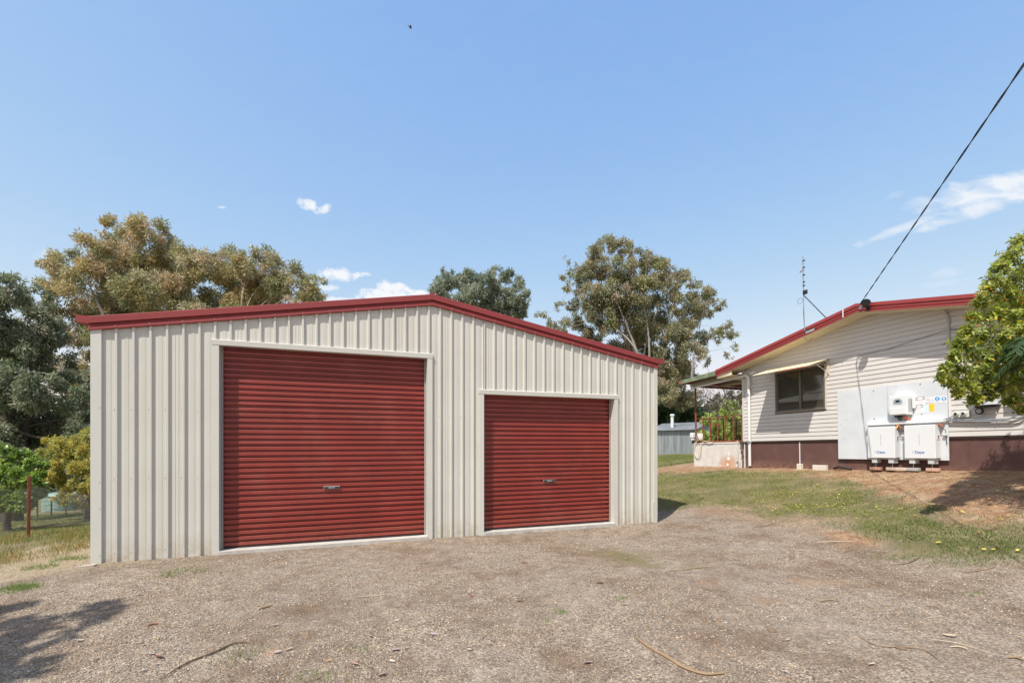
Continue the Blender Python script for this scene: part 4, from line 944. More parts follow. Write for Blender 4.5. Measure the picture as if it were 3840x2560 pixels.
def smooth_path(P, n=6):
    P = [np.array(p, float) for p in P]; out = []
    for i in range(len(P) - 1):
        p0, p1, p2, p3 = P[max(i - 1, 0)], P[i], P[i + 1], P[min(i + 2, len(P) - 1)]
        for k in range(n):
            t = k / n; out.append(tuple(.5 * (2 * p1 + (p2 - p0) * t + (2 * p0 - 5 * p1 + 4 * p2 - p3) * t * t + (3 * p1 - p0 - 3 * p2 + p3) * t ** 3)))
    out.append(tuple(P[-1])); return out
HOSE = mat('hose_cream', (.66, .56, .42), .5)
hsolo(MB().tube(smooth_path(hp), .011, 8), 'garden_hose', HOSE, 'cream garden hose looped over the left end of the verandah wall', 'hose', True)
h3 = hthing('hanging_hose', 'straight cream hose hanging down the stained verandah wall near the house corner', 'hose', hs(2764, 1655, -.05)); o3 = hs(2764, 1655, -.05)
MB().tube(smooth_path([hs(2768, 1651, -.02) - o3, hs(2764, 1657, -.06) - o3, hs(2767, 1690, -.05) - o3, hs(2766, 1730, -.06) - o3]), .010, 8).build('tube', HOSE, h3, True)
MB().tube([hs(2766, 1729, -.06) - o3, hs(2765, 1738, -.07) - o3], .022, 8).build('connector', mat('hose_green', (.05, .22, .20), .5), h3)
MB().tube([hs(2765, 1738, -.07) - o3, hs(2763, 1750, -.09) - o3], .016, 8).build('nozzle', WHITE, h3)

# ================================================================ distant buildings and the left-hand paddock
CORR = mat('old_corrugated', (.27, .31, .33), .5, .35, var=.25, vscale=1.2, dirt=((.17, .13, .10), .6, 1.4))
C0 = np.array([14.93, 38.0]); zC = g1(*C0); dL = np.array([-2.3, 4.0]); LL = np.hypot(*dL); dL /= LL; dR = np.array([dL[1], -dL[0]])
old = tag(empty('old_tin_shed', (C0[0], C0[1], zC), (0, 0, math.atan2(dL[1], dL[0]))), 'old grey corrugated iron shed with a white flue far behind the verandah', 'shed')
# local: x along the long wall, -y across towards the gable end
def corr(x0, y0, x1, y1, ztop, name):
    d = np.array([x1 - x0, y1 - y0]); Ln = np.hypot(*d); d /= Ln; nr = np.array([d[1], -d[0]]); k = int(Ln / .035); v = []
    for i in range(k + 1):
        s = Ln * i / k; o_ = .022 * math.sin(i * math.pi / 2 * 1.0); x, y = x0 + d[0] * s + nr[0] * o_, y0 + d[1] * s + nr[1] * o_
        v += [(x, y, -.3), (x, y, ztop(s / Ln))]
    return MB().add(v, [(2 * i, 2 * i + 2, 2 * i + 3, 2 * i + 1) for i in range(k)]).build(name, CORR, old)
GW = 3.3; EH, PK = 2.02, 2.62
_t = CORR.node_tree; _m = _t.nodes.new('ShaderNodeMapping'); _m.inputs['Scale'].default_value = (4, 4, .35); _tc = next(n for n in _t.nodes if n.type == 'TEX_COORD'); _t.links.new(_tc.outputs['Object'], _m.inputs['Vector'])
for n_ in [n for n in _t.nodes if n.type == 'TEX_NOISE']: _t.links.new(_m.outputs[0], n_.inputs['Vector'])
corr(0, 0, LL + .3, 0, lambda s: EH, 'long_wall'); corr(0, -GW, 0, 0, lambda s: EH + (PK - EH) * (1 - abs(2 * s - 1)), 'gable_wall')
corr(LL + .3, 0, LL + .3, -GW, lambda s: EH + (PK - EH) * (1 - abs(2 * s - 1)), 'gable_wall'); corr(LL + .3, -GW, 0, -GW, lambda s: EH, 'long_wall')
for s_ in (0, 1):
    m_ = MB(); v = []; y0_, y1_ = (.25, -GW / 2) if s_ == 0 else (-GW - .25, -GW / 2)
    k = 130
    for i in range(k + 1):
        x = -.15 + (LL + .6) * i / k; d = .012 * math.sin(i * 1.6); v += [(x, y0_, EH - .06 + d), (x, y1_, PK + .03 + d)]
    m_.add(v, [(2 * i, 2 * i + 1, 2 * i + 3, 2 * i + 2) for i in range(k)]).build('roof_sheet', mat('old_roof', (.22, .24, .26), .5, .4, var=.3, vscale=1), old)
MB().lathe([(.13, 2.2), (.13, 3.2), (.19, 3.22), (.19, 3.35), (.13, 3.38)], (LL * .62, -.45, 0), 14).build('flue', mat('flue_white', (.62, .66, .66), .5), old)
o_ = gpt(2660, 1672)
far = tag(empty('far_hipped_roof', (23.5, 52, .7), (0, 0, R(-20))), 'rusty low roof peeping above the ridge of the old tin shed', 'shed')
MB().prism([(-3, -2, 2.0), (3, -2, 2.0), (0, -2, 3.3)], (0, 5, 0)).build('roof', mat('rusty_roof', (.30, .19, .15), .7, var=.2), far); MB().box(-2.7, 2.7, -1.8, 2.8, -.5, 2.0).build('wall', CORR, far)
# water tank
TK = np.array([-49.0, 50.0]); tz = g1(*TK)
tank = tag(empty('water_tank', (TK[0], TK[1], tz)), 'pale green round water tank beyond the left fence', 'tank')
pf = []; z = 0
while z < 1.75: pf += [(1.42, z), (1.46, z + .07)]; z += .14
MB().lathe(pf + [(1.5, 1.78), (1.35, 1.95), (.3, 2.08)], (.9, 0, 0), 40).build('tank_body', mat('tank_green', (.22, .34, .29), .5, var=.1), tank)
MB().lathe([(.32, 2.06), (.32, 2.14)], (.9, 0, 0), 20).build('hatch', mat('tank_lid', (.25, .36, .32), .5), tank)
sl_ = tag(MB().box(-46.6, -43.2, 48.6, 52, tz - .6, tz + .10).build('tank_slab', CONC), 'low pale concrete slab on the grass beside the green tank', 'slab')
# chicken-wire fence
fd = np.array([-2.9, 4.7]); fd /= np.hypot(*fd); FP = np.array([-9.72, 9.42])
fence = tag(empty('wire_fence', (FP[0], FP[1], g1(*FP))), 'rabbit-netting fence with a rusty steel post left of the shed', 'fence')
fz = lambda s: g1(*(FP + fd * s)) - g1(*FP)
for s_ in (-4.2, 0, 8.4):
    x, y = fd * s_; z = fz(s_)
    a = MB(); w_ = .028
    lean = .02
    a.prism([(x - w_, y, z - .1), (x - w_ + .012, y - .012, z - .1), (x, y - .008, z - .1), (x + .012, y - .03, z - .1), (x + w_, y - .012, z - .1), (x + w_, y + .02, z - .1), (x, y + .03, z - .1)], (lean * 1.2, 0, 1.33))
    a.build('post', RUST, fence)
m_v = []; m_e = []
cell, hh = .046, .90
S0, S1 = -4.2, 8.4; ncol = int((S1 - S0) / cell); nrow = int(hh / (cell * .86))
pts = []
def wp(s, h): return (fd[0] * s, fd[1] * s, 0, s, h)
segs = []
for r_ in range(nrow):
    z0 = r_ * cell * .86; off = (r_ % 2) * cell / 2
    for c_ in range(ncol):
        s = S0 + c_ * cell + off
        segs.append(((s, z0), (s, z0 + cell * .5)))
        if r_ < nrow - 1:
            segs.append(((s, z0 + cell * .5), (s + cell / 2, z0 + cell * .86))); segs.append(((s, z0 + cell * .5), (s - cell / 2, z0 + cell * .86)))
sg = np.array(segs); sAll = np.linspace(S0 - .2, S1 + .2, 60); zAll = np.array([fz(s) for s in sAll])
def w3(sh):
    s, h = sh[..., 0], sh[..., 1]; sag = .02 * np.sin(s * 3.1) * (h / hh) + .01 * np.sin(s * 7)
    return np.stack([fd[0] * s + .02 * np.sin(s * 2 + h * 3), fd[1] * s, np.interp(s, sAll, zAll) + .16 + h + sag * (h / hh)], -1)
A3, B3 = w3(sg[:, 0]), w3(sg[:, 1]); d = B3 - A3; d /= np.linalg.norm(d, axis=1, keepdims=True)
e1 = np.cross(d, np.array([.85, -.5, .1])); e1 /= np.linalg.norm(e1, axis=1, keepdims=True); e2 = np.cross(d, e1); wr = .0014
V = []; 
for a_ in (0, 2.094, 4.189):
    o_ = wr * (math.cos(a_) * e1 + math.sin(a_) * e2); V += [A3 + o_, B3 + o_]
V = np.stack(V, 1).reshape(-1, 3); n_ = len(sg); base = np.arange(n_)[:, None] * 6
Q = np.concatenate([base + np.array([[0, 1, 3, 2]]), base + np.array([[2, 3, 5, 4]]), base + np.array([[4, 5, 1, 0]])])
net = npmesh('wire_netting', V, Q, mat('netting_wire', (.22, .22, .20), .5, .6), None, fence); tag(net, kind='stuff')
for h in (.14, .55, 1.05):
    MB().tube([(fd[0] * s, fd[1] * s, float(np.interp(s, sAll, zAll)) + h) for s in np.linspace(S0, S1, 24)], .002, 4).build('strand', RUST, fence)
# distant star-picket fence
pf_ = [gpt(193, 1933), gpt(247, 1926), gpt(310, 1918), gpt(140, 1941)]
o_ = pf_[0]; pk = tag(empty('picket_fence', o_), 'far thin fence of dark steel pickets crossing the left lawn in front of the tank', 'fence')
for q in pf_: 
    q = q - o_; MB().box(q[0] - .03, q[0] + .03, q[1] - .02, q[1] + .02, q[2] - .1, q[2] + 1.05).build('picket', mat('dark_picket', (.05, .05, .045), .6), pk)
for h in (.3, .6, .95): MB().tube([tuple(pf_[3] - o_ + np.array([0, 0, h])), (0, 0, h), tuple(pf_[1] - o_ + np.array([0, 0, h])), tuple(pf_[2] - o_ + np.array([0, 0, h]))], .006, 4).build('strand', GALV, pk)

# ================================================================ trees
BARKG = mat('gum_bark', (.42, .39, .35), .8, var=.2, vscale=4, dirt=((.22, .17, .13), .7, 2))
BARKD = mat('dark_bark', (.07, .058, .048), .9, var=.3, vscale=5)
LEAF_T = tonemat('leaf_tone', .42, .36, .5); LEAF_G = tonemat('glossy_leaf_tone', .42, .38, .45)
def unit(v): return v / (np.linalg.norm(v, axis=-1, keepdims=True) + 1e-9)
def leaf_mesh(name, C, D, Nn, Ln, Wd, colr, mt, parent, fold=0.0):
    """rhombic leaves: C base point, D direction, Nn width axis, per-leaf length, width and colour"""
    n = len(C); Wv = unit(np.cross(D, Nn)); Ln = Ln[:, None]; Wd = Wd[:, None]; up = np.cross(Wv, D)
    V = np.stack([C, C + D * Ln * .45 + Wv * Wd * .5 + up * Wd * fold, C + D * Ln - up * Ln * .08, C + D * Ln * .45 - Wv * Wd * .5 + up * Wd * fold], 1).reshape(-1, 3)
    b0 = np.arange(n)[:, None] * 4; T = np.concatenate([b0 + np.array([[0, 1, 2]]), b0 + np.array([[0, 2, 3]])])
    return npmesh(name, V, T, mt, np.repeat(colr, 4, 0), parent)
def pal(n, cols, wts, rng): 
    c = np.array(cols)[rng.choice(len(cols), n, p=np.array(wts) / sum(wts))]; return c
def tree(name, label, base, depth, clumps, nleaf, size, cols, wts, bark, trunk_r, droop=.6, thick=.8, cat='tree', seed=0, spray=.30, limbr=.35, leafmat=None, twigs=3, sub=(.24, .44), group=None, flat=1.0, shellp=.55, world=False):
    """tree from foliage clumps given as (frame x, frame y, radius in frame px) around a crown at a given depth"""
    rng = np.random.default_rng(seed + 100); base = np.array(base, float)
    root = tag(empty(name, base), label, cat, group)
    cs = []; rs = []
    for c in clumps:
        if world: cs.append(np.array(c[:3], float)); rs.append(c[3]); continue
        x, y, r = c[:3]; dd = depth + (c[3] if len(c) > 3 else rng.uniform(-thick, thick) * min(3.0, depth * .1))
        cs.append(CAM + ray(x, y) * dd); rs.append(r / F * dd)
    cs = np.array(cs); rs = np.array(rs)
    # sub-clumps on each clump's surface make an uneven outline
    S = []; SR = []; CI = []
    for i, (c, r) in enumerate(zip(cs, rs)):
        k = max(5, int(14 * min(1.5, r))) 
        u = unit(rng.normal(size=(k, 3))); rad = r * rng.uniform(.35, 1.0, (k, 1)) ** shellp
        p = c + u * rad * np.array([1, 1, flat]); S.append(p); SR.append(np.full(k, r) * rng.uniform(*sub, k)); CI += [i] * k
    S = np.concatenate(S); SR = np.concatenate(SR); CI = np.array(CI)
    w = SR ** 2; w /= w.sum(); idx = rng.choice(len(S), nleaf, p=w)
    u = unit(rng.normal(size=(nleaf, 3))); P = S[idx] + u * (SR[idx] * rng.uniform(.15, 1.0, nleaf) ** .6)[:, None]
    out = unit(P - cs[CI[idx]]); D = unit(out * (1 - droop) + np.array([0, 0, -1]) * droop + rng.normal(size=(nleaf, 3)) * .55)
    Nn = unit(rng.normal(size=(nleaf, 3)) + np.array([0, 0, .4]))
    Ln = size[0] * rng.uniform(.7, 1.35, nleaf); Wd = size[1] * rng.uniform(.7, 1.3, nleaf)
    # colour by spray and by leaf (species colour, young growth), not by light
    sc = pal(len(S), cols, wts, rng); lc = pal(nleaf, cols, wts, rng); mixf = .62
    col = (sc[idx] * mixf + lc * (1 - mixf)) * 1.15; col = col * rng.uniform(.78, 1.25, (nleaf, 1))
    leaf_mesh('crown', P - base, D, Nn, Ln, Wd, col, leafmat or LEAF_T, root)
    # trunk and limbs
    m = MB(); cc = cs.mean(0) - base; top = np.array([cc[0] * .8, cc[1] * .8, max(cs[:, 2].max() - base[2] - 1.2 * rs.mean(), .6)])
    fork = np.array([cc[0] * .25, cc[1] * .25, top[2] * .28]); tp = [np.zeros(3) + np.array([0, 0, -.3]), fork * .5 + rng.normal(size=3) * trunk_r * .4, fork]
    m.tube([tuple(p) for p in tp], [trunk_r * 1.15, trunk_r * .9, trunk_r * .8], 9)
    order = np.argsort(-rs); main = order[:max(3, len(order) // 5)]
    nodes = [(fork, trunk_r * .7)]
    for i in main:
        e = cs[i] - base; mid = fork * .5 + e * .5 + rng.normal(size=3) * np.linalg.norm(e - fork) * .07 + np.array([0, 0, np.linalg.norm(e - fork) * .04])
        r0 = trunk_r * rng.uniform(.4, .55); pth = smooth_path([fork - np.array([0, 0, .1]), mid, e], 5)
        m.tube(pth, [r0 * (1 - .7 * k / (len(pth) - 1)) for k in range(len(pth))], 7)
        for k in range(2, len(pth)): nodes.append((np.array(pth[k]), r0 * (1 - .7 * k / (len(pth) - 1))))
    NP = np.array([n[0] for n in nodes])
    for i in order[len(main):]:
        e = cs[i] - base; j = int(np.argmin(np.linalg.norm(NP - e, axis=1) + .0 * rng.random(len(NP)))); s0, r0 = nodes[j]
        r0 = r0 * .6; mid = (s0 + e) / 2 + rng.normal(size=3) * np.linalg.norm(e - s0) * .12; pth = smooth_path([s0, mid, e], 4)
        m.tube(pth, [max(r0 * (1 - .8 * k / (len(pth) - 1)), .006) for k in range(len(pth))], 5)
    if twigs:
        for i in range(len(cs)):
            js = np.where(CI == i)[0]
            for j in rng.choice(js, min(twigs, len(js)), replace=False):
                a = cs[i] - base; e = S[j] - base; mid = (a + e) / 2 + rng.normal(size=3) * .12 * rs[i]; r0 = max(trunk_r * .05, .004 * depth / 10)
                m.tube([tuple(a), tuple(mid), tuple(e)], [r0, r0 * .7, r0 * .3], 4, False)
    autosmooth(m.build('trunk', bark, root))
    return root
def gb(sx, depth, dz=0):
    x = (sx - 1920) / F * depth; return (x, depth, g1(x, depth) + dz)
# left golden gum
tree('gum_tree', 'large golden-brown gum tree rising behind the left half of the shed roof', gb(560, 29), 29,
     [(470, 860, 62), (560, 868, 62), (515, 845, 40), (610, 900, 45), (372, 925, 60), (335, 975, 50), (250, 990, 50), (195, 985, 34), (205, 1050, 45), (330, 1060, 85), (460, 1000, 85), (600, 985, 80), (700, 955, 55), (735, 985, 60), (850, 995, 62), (830, 965, 35), (960, 1005, 66), (935, 975, 40), (1010, 985, 48), (780, 1020, 60), (1040, 1030, 55), (1085, 1055, 58), (1140, 1080, 50), (1165, 1090, 48), (1185, 1065, 32), (1200, 1110, 34), (900, 1050, 70), (1040, 1090, 60), (650, 1040, 70),
      (420, 1150, 90), (560, 1120, 90), (700, 1100, 90), (850, 1110, 80), (1000, 1110, 70), (230, 1130, 60), (285, 1220, 70), (330, 1310, 55), (265, 1390, 65), (320, 1480, 55), (270, 1570, 55), (190, 1480, 50), (1120, 1150, 50), (600, 1230, 80), (900, 1210, 80), (750, 1230, 80), (440, 1280, 80)],
     135000, (.22, .058), [(.35, .27, .12), (.30, .25, .11), (.20, .215, .10), (.155, .18, .085), (.38, .27, .17), (.36, .33, .22)], [3.5, 4, 4, 4, 2, 2.5], BARKG, .34, .45, seed=1, sub=(.28, .5))
tree('eucalyptus_tree', 'dark bluish-green gum tree filling the left edge of the view', gb(40, 23.5), 23.5,
     [(62, 1075, 55), (40, 1040, 28), (125, 1130, 50), (-10, 1130, 60), (175, 1225, 60), (60, 1210, 80), (0, 1310, 85), (110, 1330, 85), (195, 1340, 60), (60, 1450, 85), (165, 1470, 75), (-80, 1250, 100), (-90, 1450, 100), (0, 1570, 80), (110, 1580, 80), (215, 1610, 70), (60, 1650, 60), (290, 1640, 60), (330, 1580, 55), (250, 1530, 55), (150, 1680, 55), (-60, 1650, 80), (330, 1690, 50), (0, 1700, 60), (275, 1440, 55), (330, 1480, 45), (345, 1420, 36), (230, 1700, 50)],
     80000, (.21, .070), [(.13, .15, .09), (.18, .20, .125), (.22, .235, .165), (.26, .235, .17), (.11, .155, .07)], [4, 4, 2, 1, 2], BARKD, .40, .5, seed=2, sub=(.30, .5), twigs=2)
tree('young_tree', 'bright lime-green leafy young tree behind the netting fence at the left edge', gb(30, 17), 17,
     [(20, 1705, 30), (10, 1680, 14), (65, 1735, 34), (120, 1715, 26), (135, 1760, 30), (90, 1790, 35), (20, 1780, 45), (-30, 1740, 45), (50, 1840, 40), (0, 1850, 40), (120, 1830, 32), (150, 1790, 20), (-60, 1830, 60), (140, 1850, 22), (100, 1875, 26), (60, 1885, 26), (15, 1890, 30), (-20, 1880, 40)],
     15000, (.15, .11), [(.19, .27, .055), (.15, .22, .045), (.25, .33, .09), (.10, .155, .035)], [4, 4, 2, 2], BARKD, .12, .3, seed=3, sub=(.34, .58), twigs=1)
tree('wattle_tree', 'round yellow-green wattle tree between the young tree and the shed corner', gb(338, 20), 20,
     [(205, 1665, 32), (250, 1655, 32), (310, 1640, 30), (340, 1640, 30), (190, 1710, 32), (240, 1710, 45), (300, 1700, 45), (350, 1700, 40), (200, 1760, 35), (255, 1770, 45), (315, 1770, 45), (360, 1760, 40), (195, 1815, 28), (240, 1830, 35), (300, 1835, 38), (345, 1830, 35), (265, 1880, 24), (300, 1890, 18), (400, 1700, 60), (400, 1800, 60), (225, 1860, 24)],
     36000, (.12, .045), [(.36, .31, .075), (.31, .30, .09), (.23, .25, .08), (.42, .35, .09)], [4, 4, 2, 1], BARKD, .16, .35, seed=4, sub=(.34, .58), twigs=1)
tree('grey_gum_tree', 'dense grey-green gum crown showing above the shed roof just right of its peak', gb(1800, 44), 44,
     [(1672, 1055, 38), (1720, 1040, 36), (1665, 1020, 14), (1770, 1055, 40), (1760, 1022, 14), (1820, 1060, 40), (1860, 1035, 34), (1868, 1015, 14), (1915, 1060, 40), (1950, 1095, 32), (1965, 1130, 24), (1650, 1095, 30), (1640, 1060, 20), (1700, 1110, 55), (1780, 1130, 60), (1870, 1130, 55), (1930, 1150, 40), (1640, 1130, 22), (1612, 1118, 9), (1950, 1165, 26), (1800, 1200, 60), (1880, 1200, 50), (1720, 1190, 60)],
     46000, (.28, .095), [(.19, .22, .155), (.25, .275, .20), (.14, .17, .11), (.30, .315, .245)], [4, 3, 3, 1], BARKG, .35, .45, seed=5, sub=(.28, .46), shellp=.4)
RG = [(2270, 925, 36), (2300, 905, 22), (2330, 920, 30), (2360, 935, 26), (2250, 905, 12), (2215, 955, 36), (2235, 1005, 52), (2190, 1030, 42), (2122, 975, 15), (2150, 1000, 14), (2120, 1035, 20), (2135, 1070, 22), (2165, 1080, 26), (2330, 1005, 50), (2395, 965, 36), (2430, 960, 20), (2440, 1000, 42), (2490, 1010, 40), (2500, 985, 16), (2540, 1045, 38), (2570, 1030, 18), (2590, 1060, 20), (2490, 1090, 52), (2400, 1090, 58), (2300, 1100, 60), (2220, 1100, 45), (2100, 1145, 20), (2140, 1150, 24), (2180, 1150, 38),
      (2250, 1190, 62), (2350, 1190, 66), (2450, 1180, 62), (2550, 1140, 42), (2620, 1095, 36), (2660, 1110, 30), (2690, 1140, 24), (2710, 1150, 14), (2640, 1150, 36), (2600, 1190, 44), (2550, 1250, 55), (2450, 1280, 60), (2350, 1270, 60), (2020, 1185, 16), (2045, 1175, 14), (2060, 1210, 24), (2100, 1225, 34), (2150, 1210, 34), (2200, 1260, 45), (2720, 1225, 26), (2745, 1250, 22), (2700, 1265, 22), (2760, 1300, 16), (2735, 1330, 16), (2680, 1240, 20), (2630, 1270, 32), (2590, 1330, 50), (2520, 1350, 55), (2645, 1350, 22), (2520, 1420, 52), (2470, 1370, 44), (2580, 1420, 44), (2480, 1480, 48), (2560, 1500, 42), (2610, 1490, 30)]
tree('tall_gum_tree', 'tall open-crowned gum tree with pale limbs between the shed and the house', gb(2440, 50), 50, RG, 105000, (.30, .088),
     [(.24, .225, .125), (.18, .19, .10), (.30, .265, .16), (.30, .235, .17), (.22, .24, .09), (.13, .15, .085)], [4, 4, 3, 2, 1.5, 2], BARKG, .34, .6, seed=6, shellp=.6, sub=(.28, .5))
tree('dark_tree', 'dense dark green tree low behind the right corner of the shed and the tin shed', gb(2500, 58), 58,
     [(2470, 1440, 50), (2500, 1510, 55), (2470, 1570, 50), (2540, 1540, 50), (2590, 1570, 36), (2540, 1600, 40), (2440, 1500, 50), (2420, 1600, 60), (2490, 1640, 50), (2580, 1510, 30), (2620, 1560, 22), (2570, 1620, 30), (2640, 1570, 18)],
     26000, (.42, .16), [(.045, .08, .025), (.065, .105, .032), (.10, .14, .045), (.14, .165, .06)], [4, 4, 2, 1], BARKD, .4, .3, seed=7, sub=(.3, .55))
tree('ivy_hedge', 'bright yellow-green leafy hedge mound behind the verandah railing', gb(2740, 27), 27,
     [(2660, 1575, 26), (2700, 1560, 28), (2740, 1535, 30), (2780, 1540, 36), (2640, 1600, 28), (2690, 1610, 36), (2740, 1600, 42), (2800, 1600, 50), (2840, 1560, 50), (2720, 1650, 40), (2770, 1660, 40), (2670, 1650, 36), (2620, 1640, 24), (2860, 1640, 60)],
     20000, (.14, .12), [(.32, .38, .11), (.38, .43, .15), (.21, .27, .07)], [4, 3, 2], BARKD, .12, .3, cat='hedge', seed=8, sub=(.34, .58), twigs=0, shellp=.35)
tree('brown_shrub', 'brownish thin shrub behind the hedge and the verandah', gb(2720, 34), 34,
     [(2690, 1500, 24), (2730, 1495, 26), (2760, 1510, 26), (2670, 1530, 20), (2720, 1530, 30), (2800, 1510, 40)], 5000, (.14, .05), [(.13, .11, .05), (.09, .09, .04), (.18, .13, .07)], [2, 2, 1], BARKD, .1, .3, cat='shrub', seed=9)
# far wood closing the view all round
rngf = np.random.default_rng(55); fc = []
FW_C, FW_D, FW_N, FW_L, FW_K = [], [], [], [], []
for k in range(150):
    u = k / 149; x = -150 + 300 * u + rngf.uniform(-3, 3); y = 105 + 25 * math.sin(u * 9) + rngf.uniform(-8, 8) - (abs(x) / 150) ** 2 * 35; z0 = g1(x, y); h = rngf.uniform(6, 10); c = np.array([x, y, z0 + h * .5])
    n = 420; u3 = unit(rngf.normal(size=(n, 3))); P = c + u3 * np.array([4.5, 3, h * .55]) * (rngf.random((n, 1)) ** .3) * (1 + .25 * np.sin(u3[:, :1] * 7 + k)); P[:, 2] = np.maximum(P[:, 2], z0)
    FW_C.append(P); FW_K.append(np.array([(.06, .08, .04), (.09, .10, .05), (.05, .075, .035)][k % 3]) * rngf.uniform(.75, 1.3, (n, 1)))
FW_C = np.concatenate(FW_C); n = len(FW_C)
o = leaf_mesh('far_wood', FW_C, unit(rngf.normal(size=(n, 3))), unit(rngf.normal(size=(n, 3))), rngf.uniform(.7, 1.3, n), rngf.uniform(.5, .9, n), np.concatenate(FW_K), LEAF_T, None)
tag(o, 'dark far-off belt of trees closing the view beyond the paddocks', 'wood', kind='stuff')
# bare tree behind the verandah
bt = gb(2850, 24); btree = tag(empty('bare_tree', bt), 'bare leafless tree with fine twigs seen under the verandah roof', 'tree')
m_ = MB(); rg = random.Random(5)
def grow(p, d, L_, r, lv):
    q = p + d * L_; mid = (p + q) / 2 + Vector((rg.uniform(-1, 1), rg.uniform(-1, 1), rg.uniform(-1, 1))) * L_ * .09
    m_.tube([p, mid, q], [r, r * .85, r * .7], 5 if lv > 3 else 4, False)
    if lv == 0: return
    for k in range(3 if lv > 1 else 4):
        nd = (d + Vector((rg.uniform(-1, 1), rg.uniform(-.7, .7), rg.uniform(-.5, .8))) * .75).normalized(); grow(q if k else mid, nd, L_ * rg.uniform(.62, .82), r * .62, lv - 1)
grow(Vector((0, 0, -.2)), Vector((-.28, 0, .95)).normalized(), 1.5, .05, 0 + 1)
for dd in ((-.75, 0, .75), (-.35, .2, .9), (-1.0, .1, .35), (.1, 0, 1)): grow(Vector((-.4, 0, 1.2)), Vector(dd).normalized(), 1.25, .030, 5)
m_.build('branches', mat('grey_branches', (.10, .09, .085), .8), btree)
for s_ in (0,): pass
# right foreground tree with glossy leaves (extends out of the frame)
def near_tree():
    rng = np.random.default_rng(77); base = np.array([8.7, 7.6, g1(8.7, 7.6)])
    root = tag(empty('glossy_leaved_tree', base), 'near tree with glossy light-green leaves and a few yellow ones at the right edge', 'tree')
    cl_ = []   # (frame x, frame y, radius px, depth)
    for x, y, r, d in [(3830, 905, 38, 6.1), (3800, 960, 42, 6.0), (3745, 1000, 34, 5.9), (3850, 1010, 60, 6.1), (3790, 1050, 50, 6.0), (3725, 1045, 30, 5.9), (3700, 1085, 30, 5.9), (3760, 1110, 45, 6.0), (3840, 1110, 60, 6.0), (3675, 1130, 30, 5.8), (3715, 1170, 40, 5.9), (3790, 1180, 52, 6.0), (3860, 1190, 60, 6.1),
                       (3650, 1190, 26, 5.8), (3625, 1240, 28, 5.7), (3680, 1250, 42, 5.8), (3750, 1260, 50, 5.9), (3830, 1270, 50, 6.1), (3590, 1290, 28, 5.7), (3640, 1310, 42, 5.7), (3570, 1335, 30, 5.6), (3700, 1330, 48, 5.8), (3770, 1340, 48, 5.9), (3545, 1375, 24, 5.5), (3590, 1385, 38, 5.6), (3530, 1410, 18, 5.5), (3650, 1390, 46, 5.7), (3720, 1400, 46, 5.8), (3560, 1430, 28, 5.6), (3620, 1440, 36, 5.7),
                       (3680, 1450, 36, 5.8), (3750, 1450, 36, 5.9), (3590, 1470, 18, 5.6), (3650, 1490, 20, 5.7), (3660, 1500, 14, 5.7), (3710, 1480, 18, 5.8), (3820, 1380, 50, 6.1), (3880, 1380, 60, 6.2), (3770, 1440, 36, 6.0), (3840, 1455, 45, 6.2), (3790, 1500, 28, 6.0), (3830, 1530, 30, 6.1), (3870, 1500, 40, 6.2)]:
        d *= 1.2; x = x + 6 * min(1, max(0, (3800 - x) / 200)); cl_.append((CAM + ray(x, y) * d, r / F * d * rng.uniform(.82, 1.08)))
    for k in range(26):   # the part out of frame
        cl_.append((np.array([rng.uniform(8.2, 9.6), rng.uniform(6.7, 7.9), rng.uniform(2.5, 4.3)]), .26))
    for k in range(16): cl_.append((np.array([rng.uniform(7.6, 8.4), rng.uniform(7.0, 7.7), rng.uniform(2.6, 3.7)]), .22))
    C = []; D = []; Nn = []; colr = []; Ls = []
    m = MB(); trunk = np.array([.1, -.1, 1.1])
    m.tube([(0, 0, -.2), (.05, 0, .6), tuple(trunk)], [.11, .09, .08], 9)
    hubs = [np.array([.2, -.2, 2.4]), np.array([-.7, -.3, 2.2]), np.array([-.9, -.2, 1.6]), np.array([.8, .3, 2.3]), np.array([-.2, -.3, 3.0])]
    for h in hubs: m.tube(smooth_path([trunk, (trunk + h) / 2 + rng.normal(size=3) * .08, h], 4), [.055, .052, .049, .046, .043, .04, .036, .032, .028], 7)
    G = [(.30, .34, .055), (.24, .29, .05), (.12, .165, .035), (.38, .41, .11)]
    for c, r in cl_:
        c0 = c - base; h = hubs[int(np.argmin([np.linalg.norm(hh_ - c0) for hh_ in hubs]))]
        m.tube(smooth_path([h, (h + c0) / 2 + rng.normal(size=3) * .06, c0], 3), [.018, .016, .014, .012, .010, .008, .006], 5)
        for s in range(int(16 + 110 * r)):
            u = unit(rng.normal(size=3)); tip = c0 + u * r * rng.uniform(.35, 1.22); ax = unit(u + np.array([0, 0, .45]) + rng.normal(size=3) * .3)
            m.tube([tuple(c0 + (tip - c0) * .35), tuple(tip)], [.0045, .0025], 3, False)
            k = rng.integers(6, 10); sp = G[rng.choice(4, p=[.36, .32, .22, .10])]
            a0 = rng.uniform(0, 6.28); e1 = unit(np.cross(ax, rng.normal(size=3))); e2 = np.cross(ax, e1)
            for j in range(k):
                a = a0 + j * 2.4; o_ = math.cos(a) * e1 + math.sin(a) * e2; el = rng.uniform(-.15, .75)
                D.append(unit(o_ + ax * el)); C.append(tip - ax * .012 * j); Nn.append(unit(ax + rng.normal(size=3) * .25)); Ls.append(rng.uniform(.06, .10))
                cc = np.array(sp) * rng.uniform(.75, 1.25)
                if rng.random() < .02: cc = np.array([.55, .42, .03])
                elif rng.random() < .02: cc = np.array([.35, .16, .03])
                colr.append(cc)
    C, D, Nn, colr, Ls = map(np.array, (C, D, Nn, colr, Ls))
    leaf_mesh('crown', C, D, Nn, Ls, Ls * .40, colr, LEAF_G, root, fold=.16)
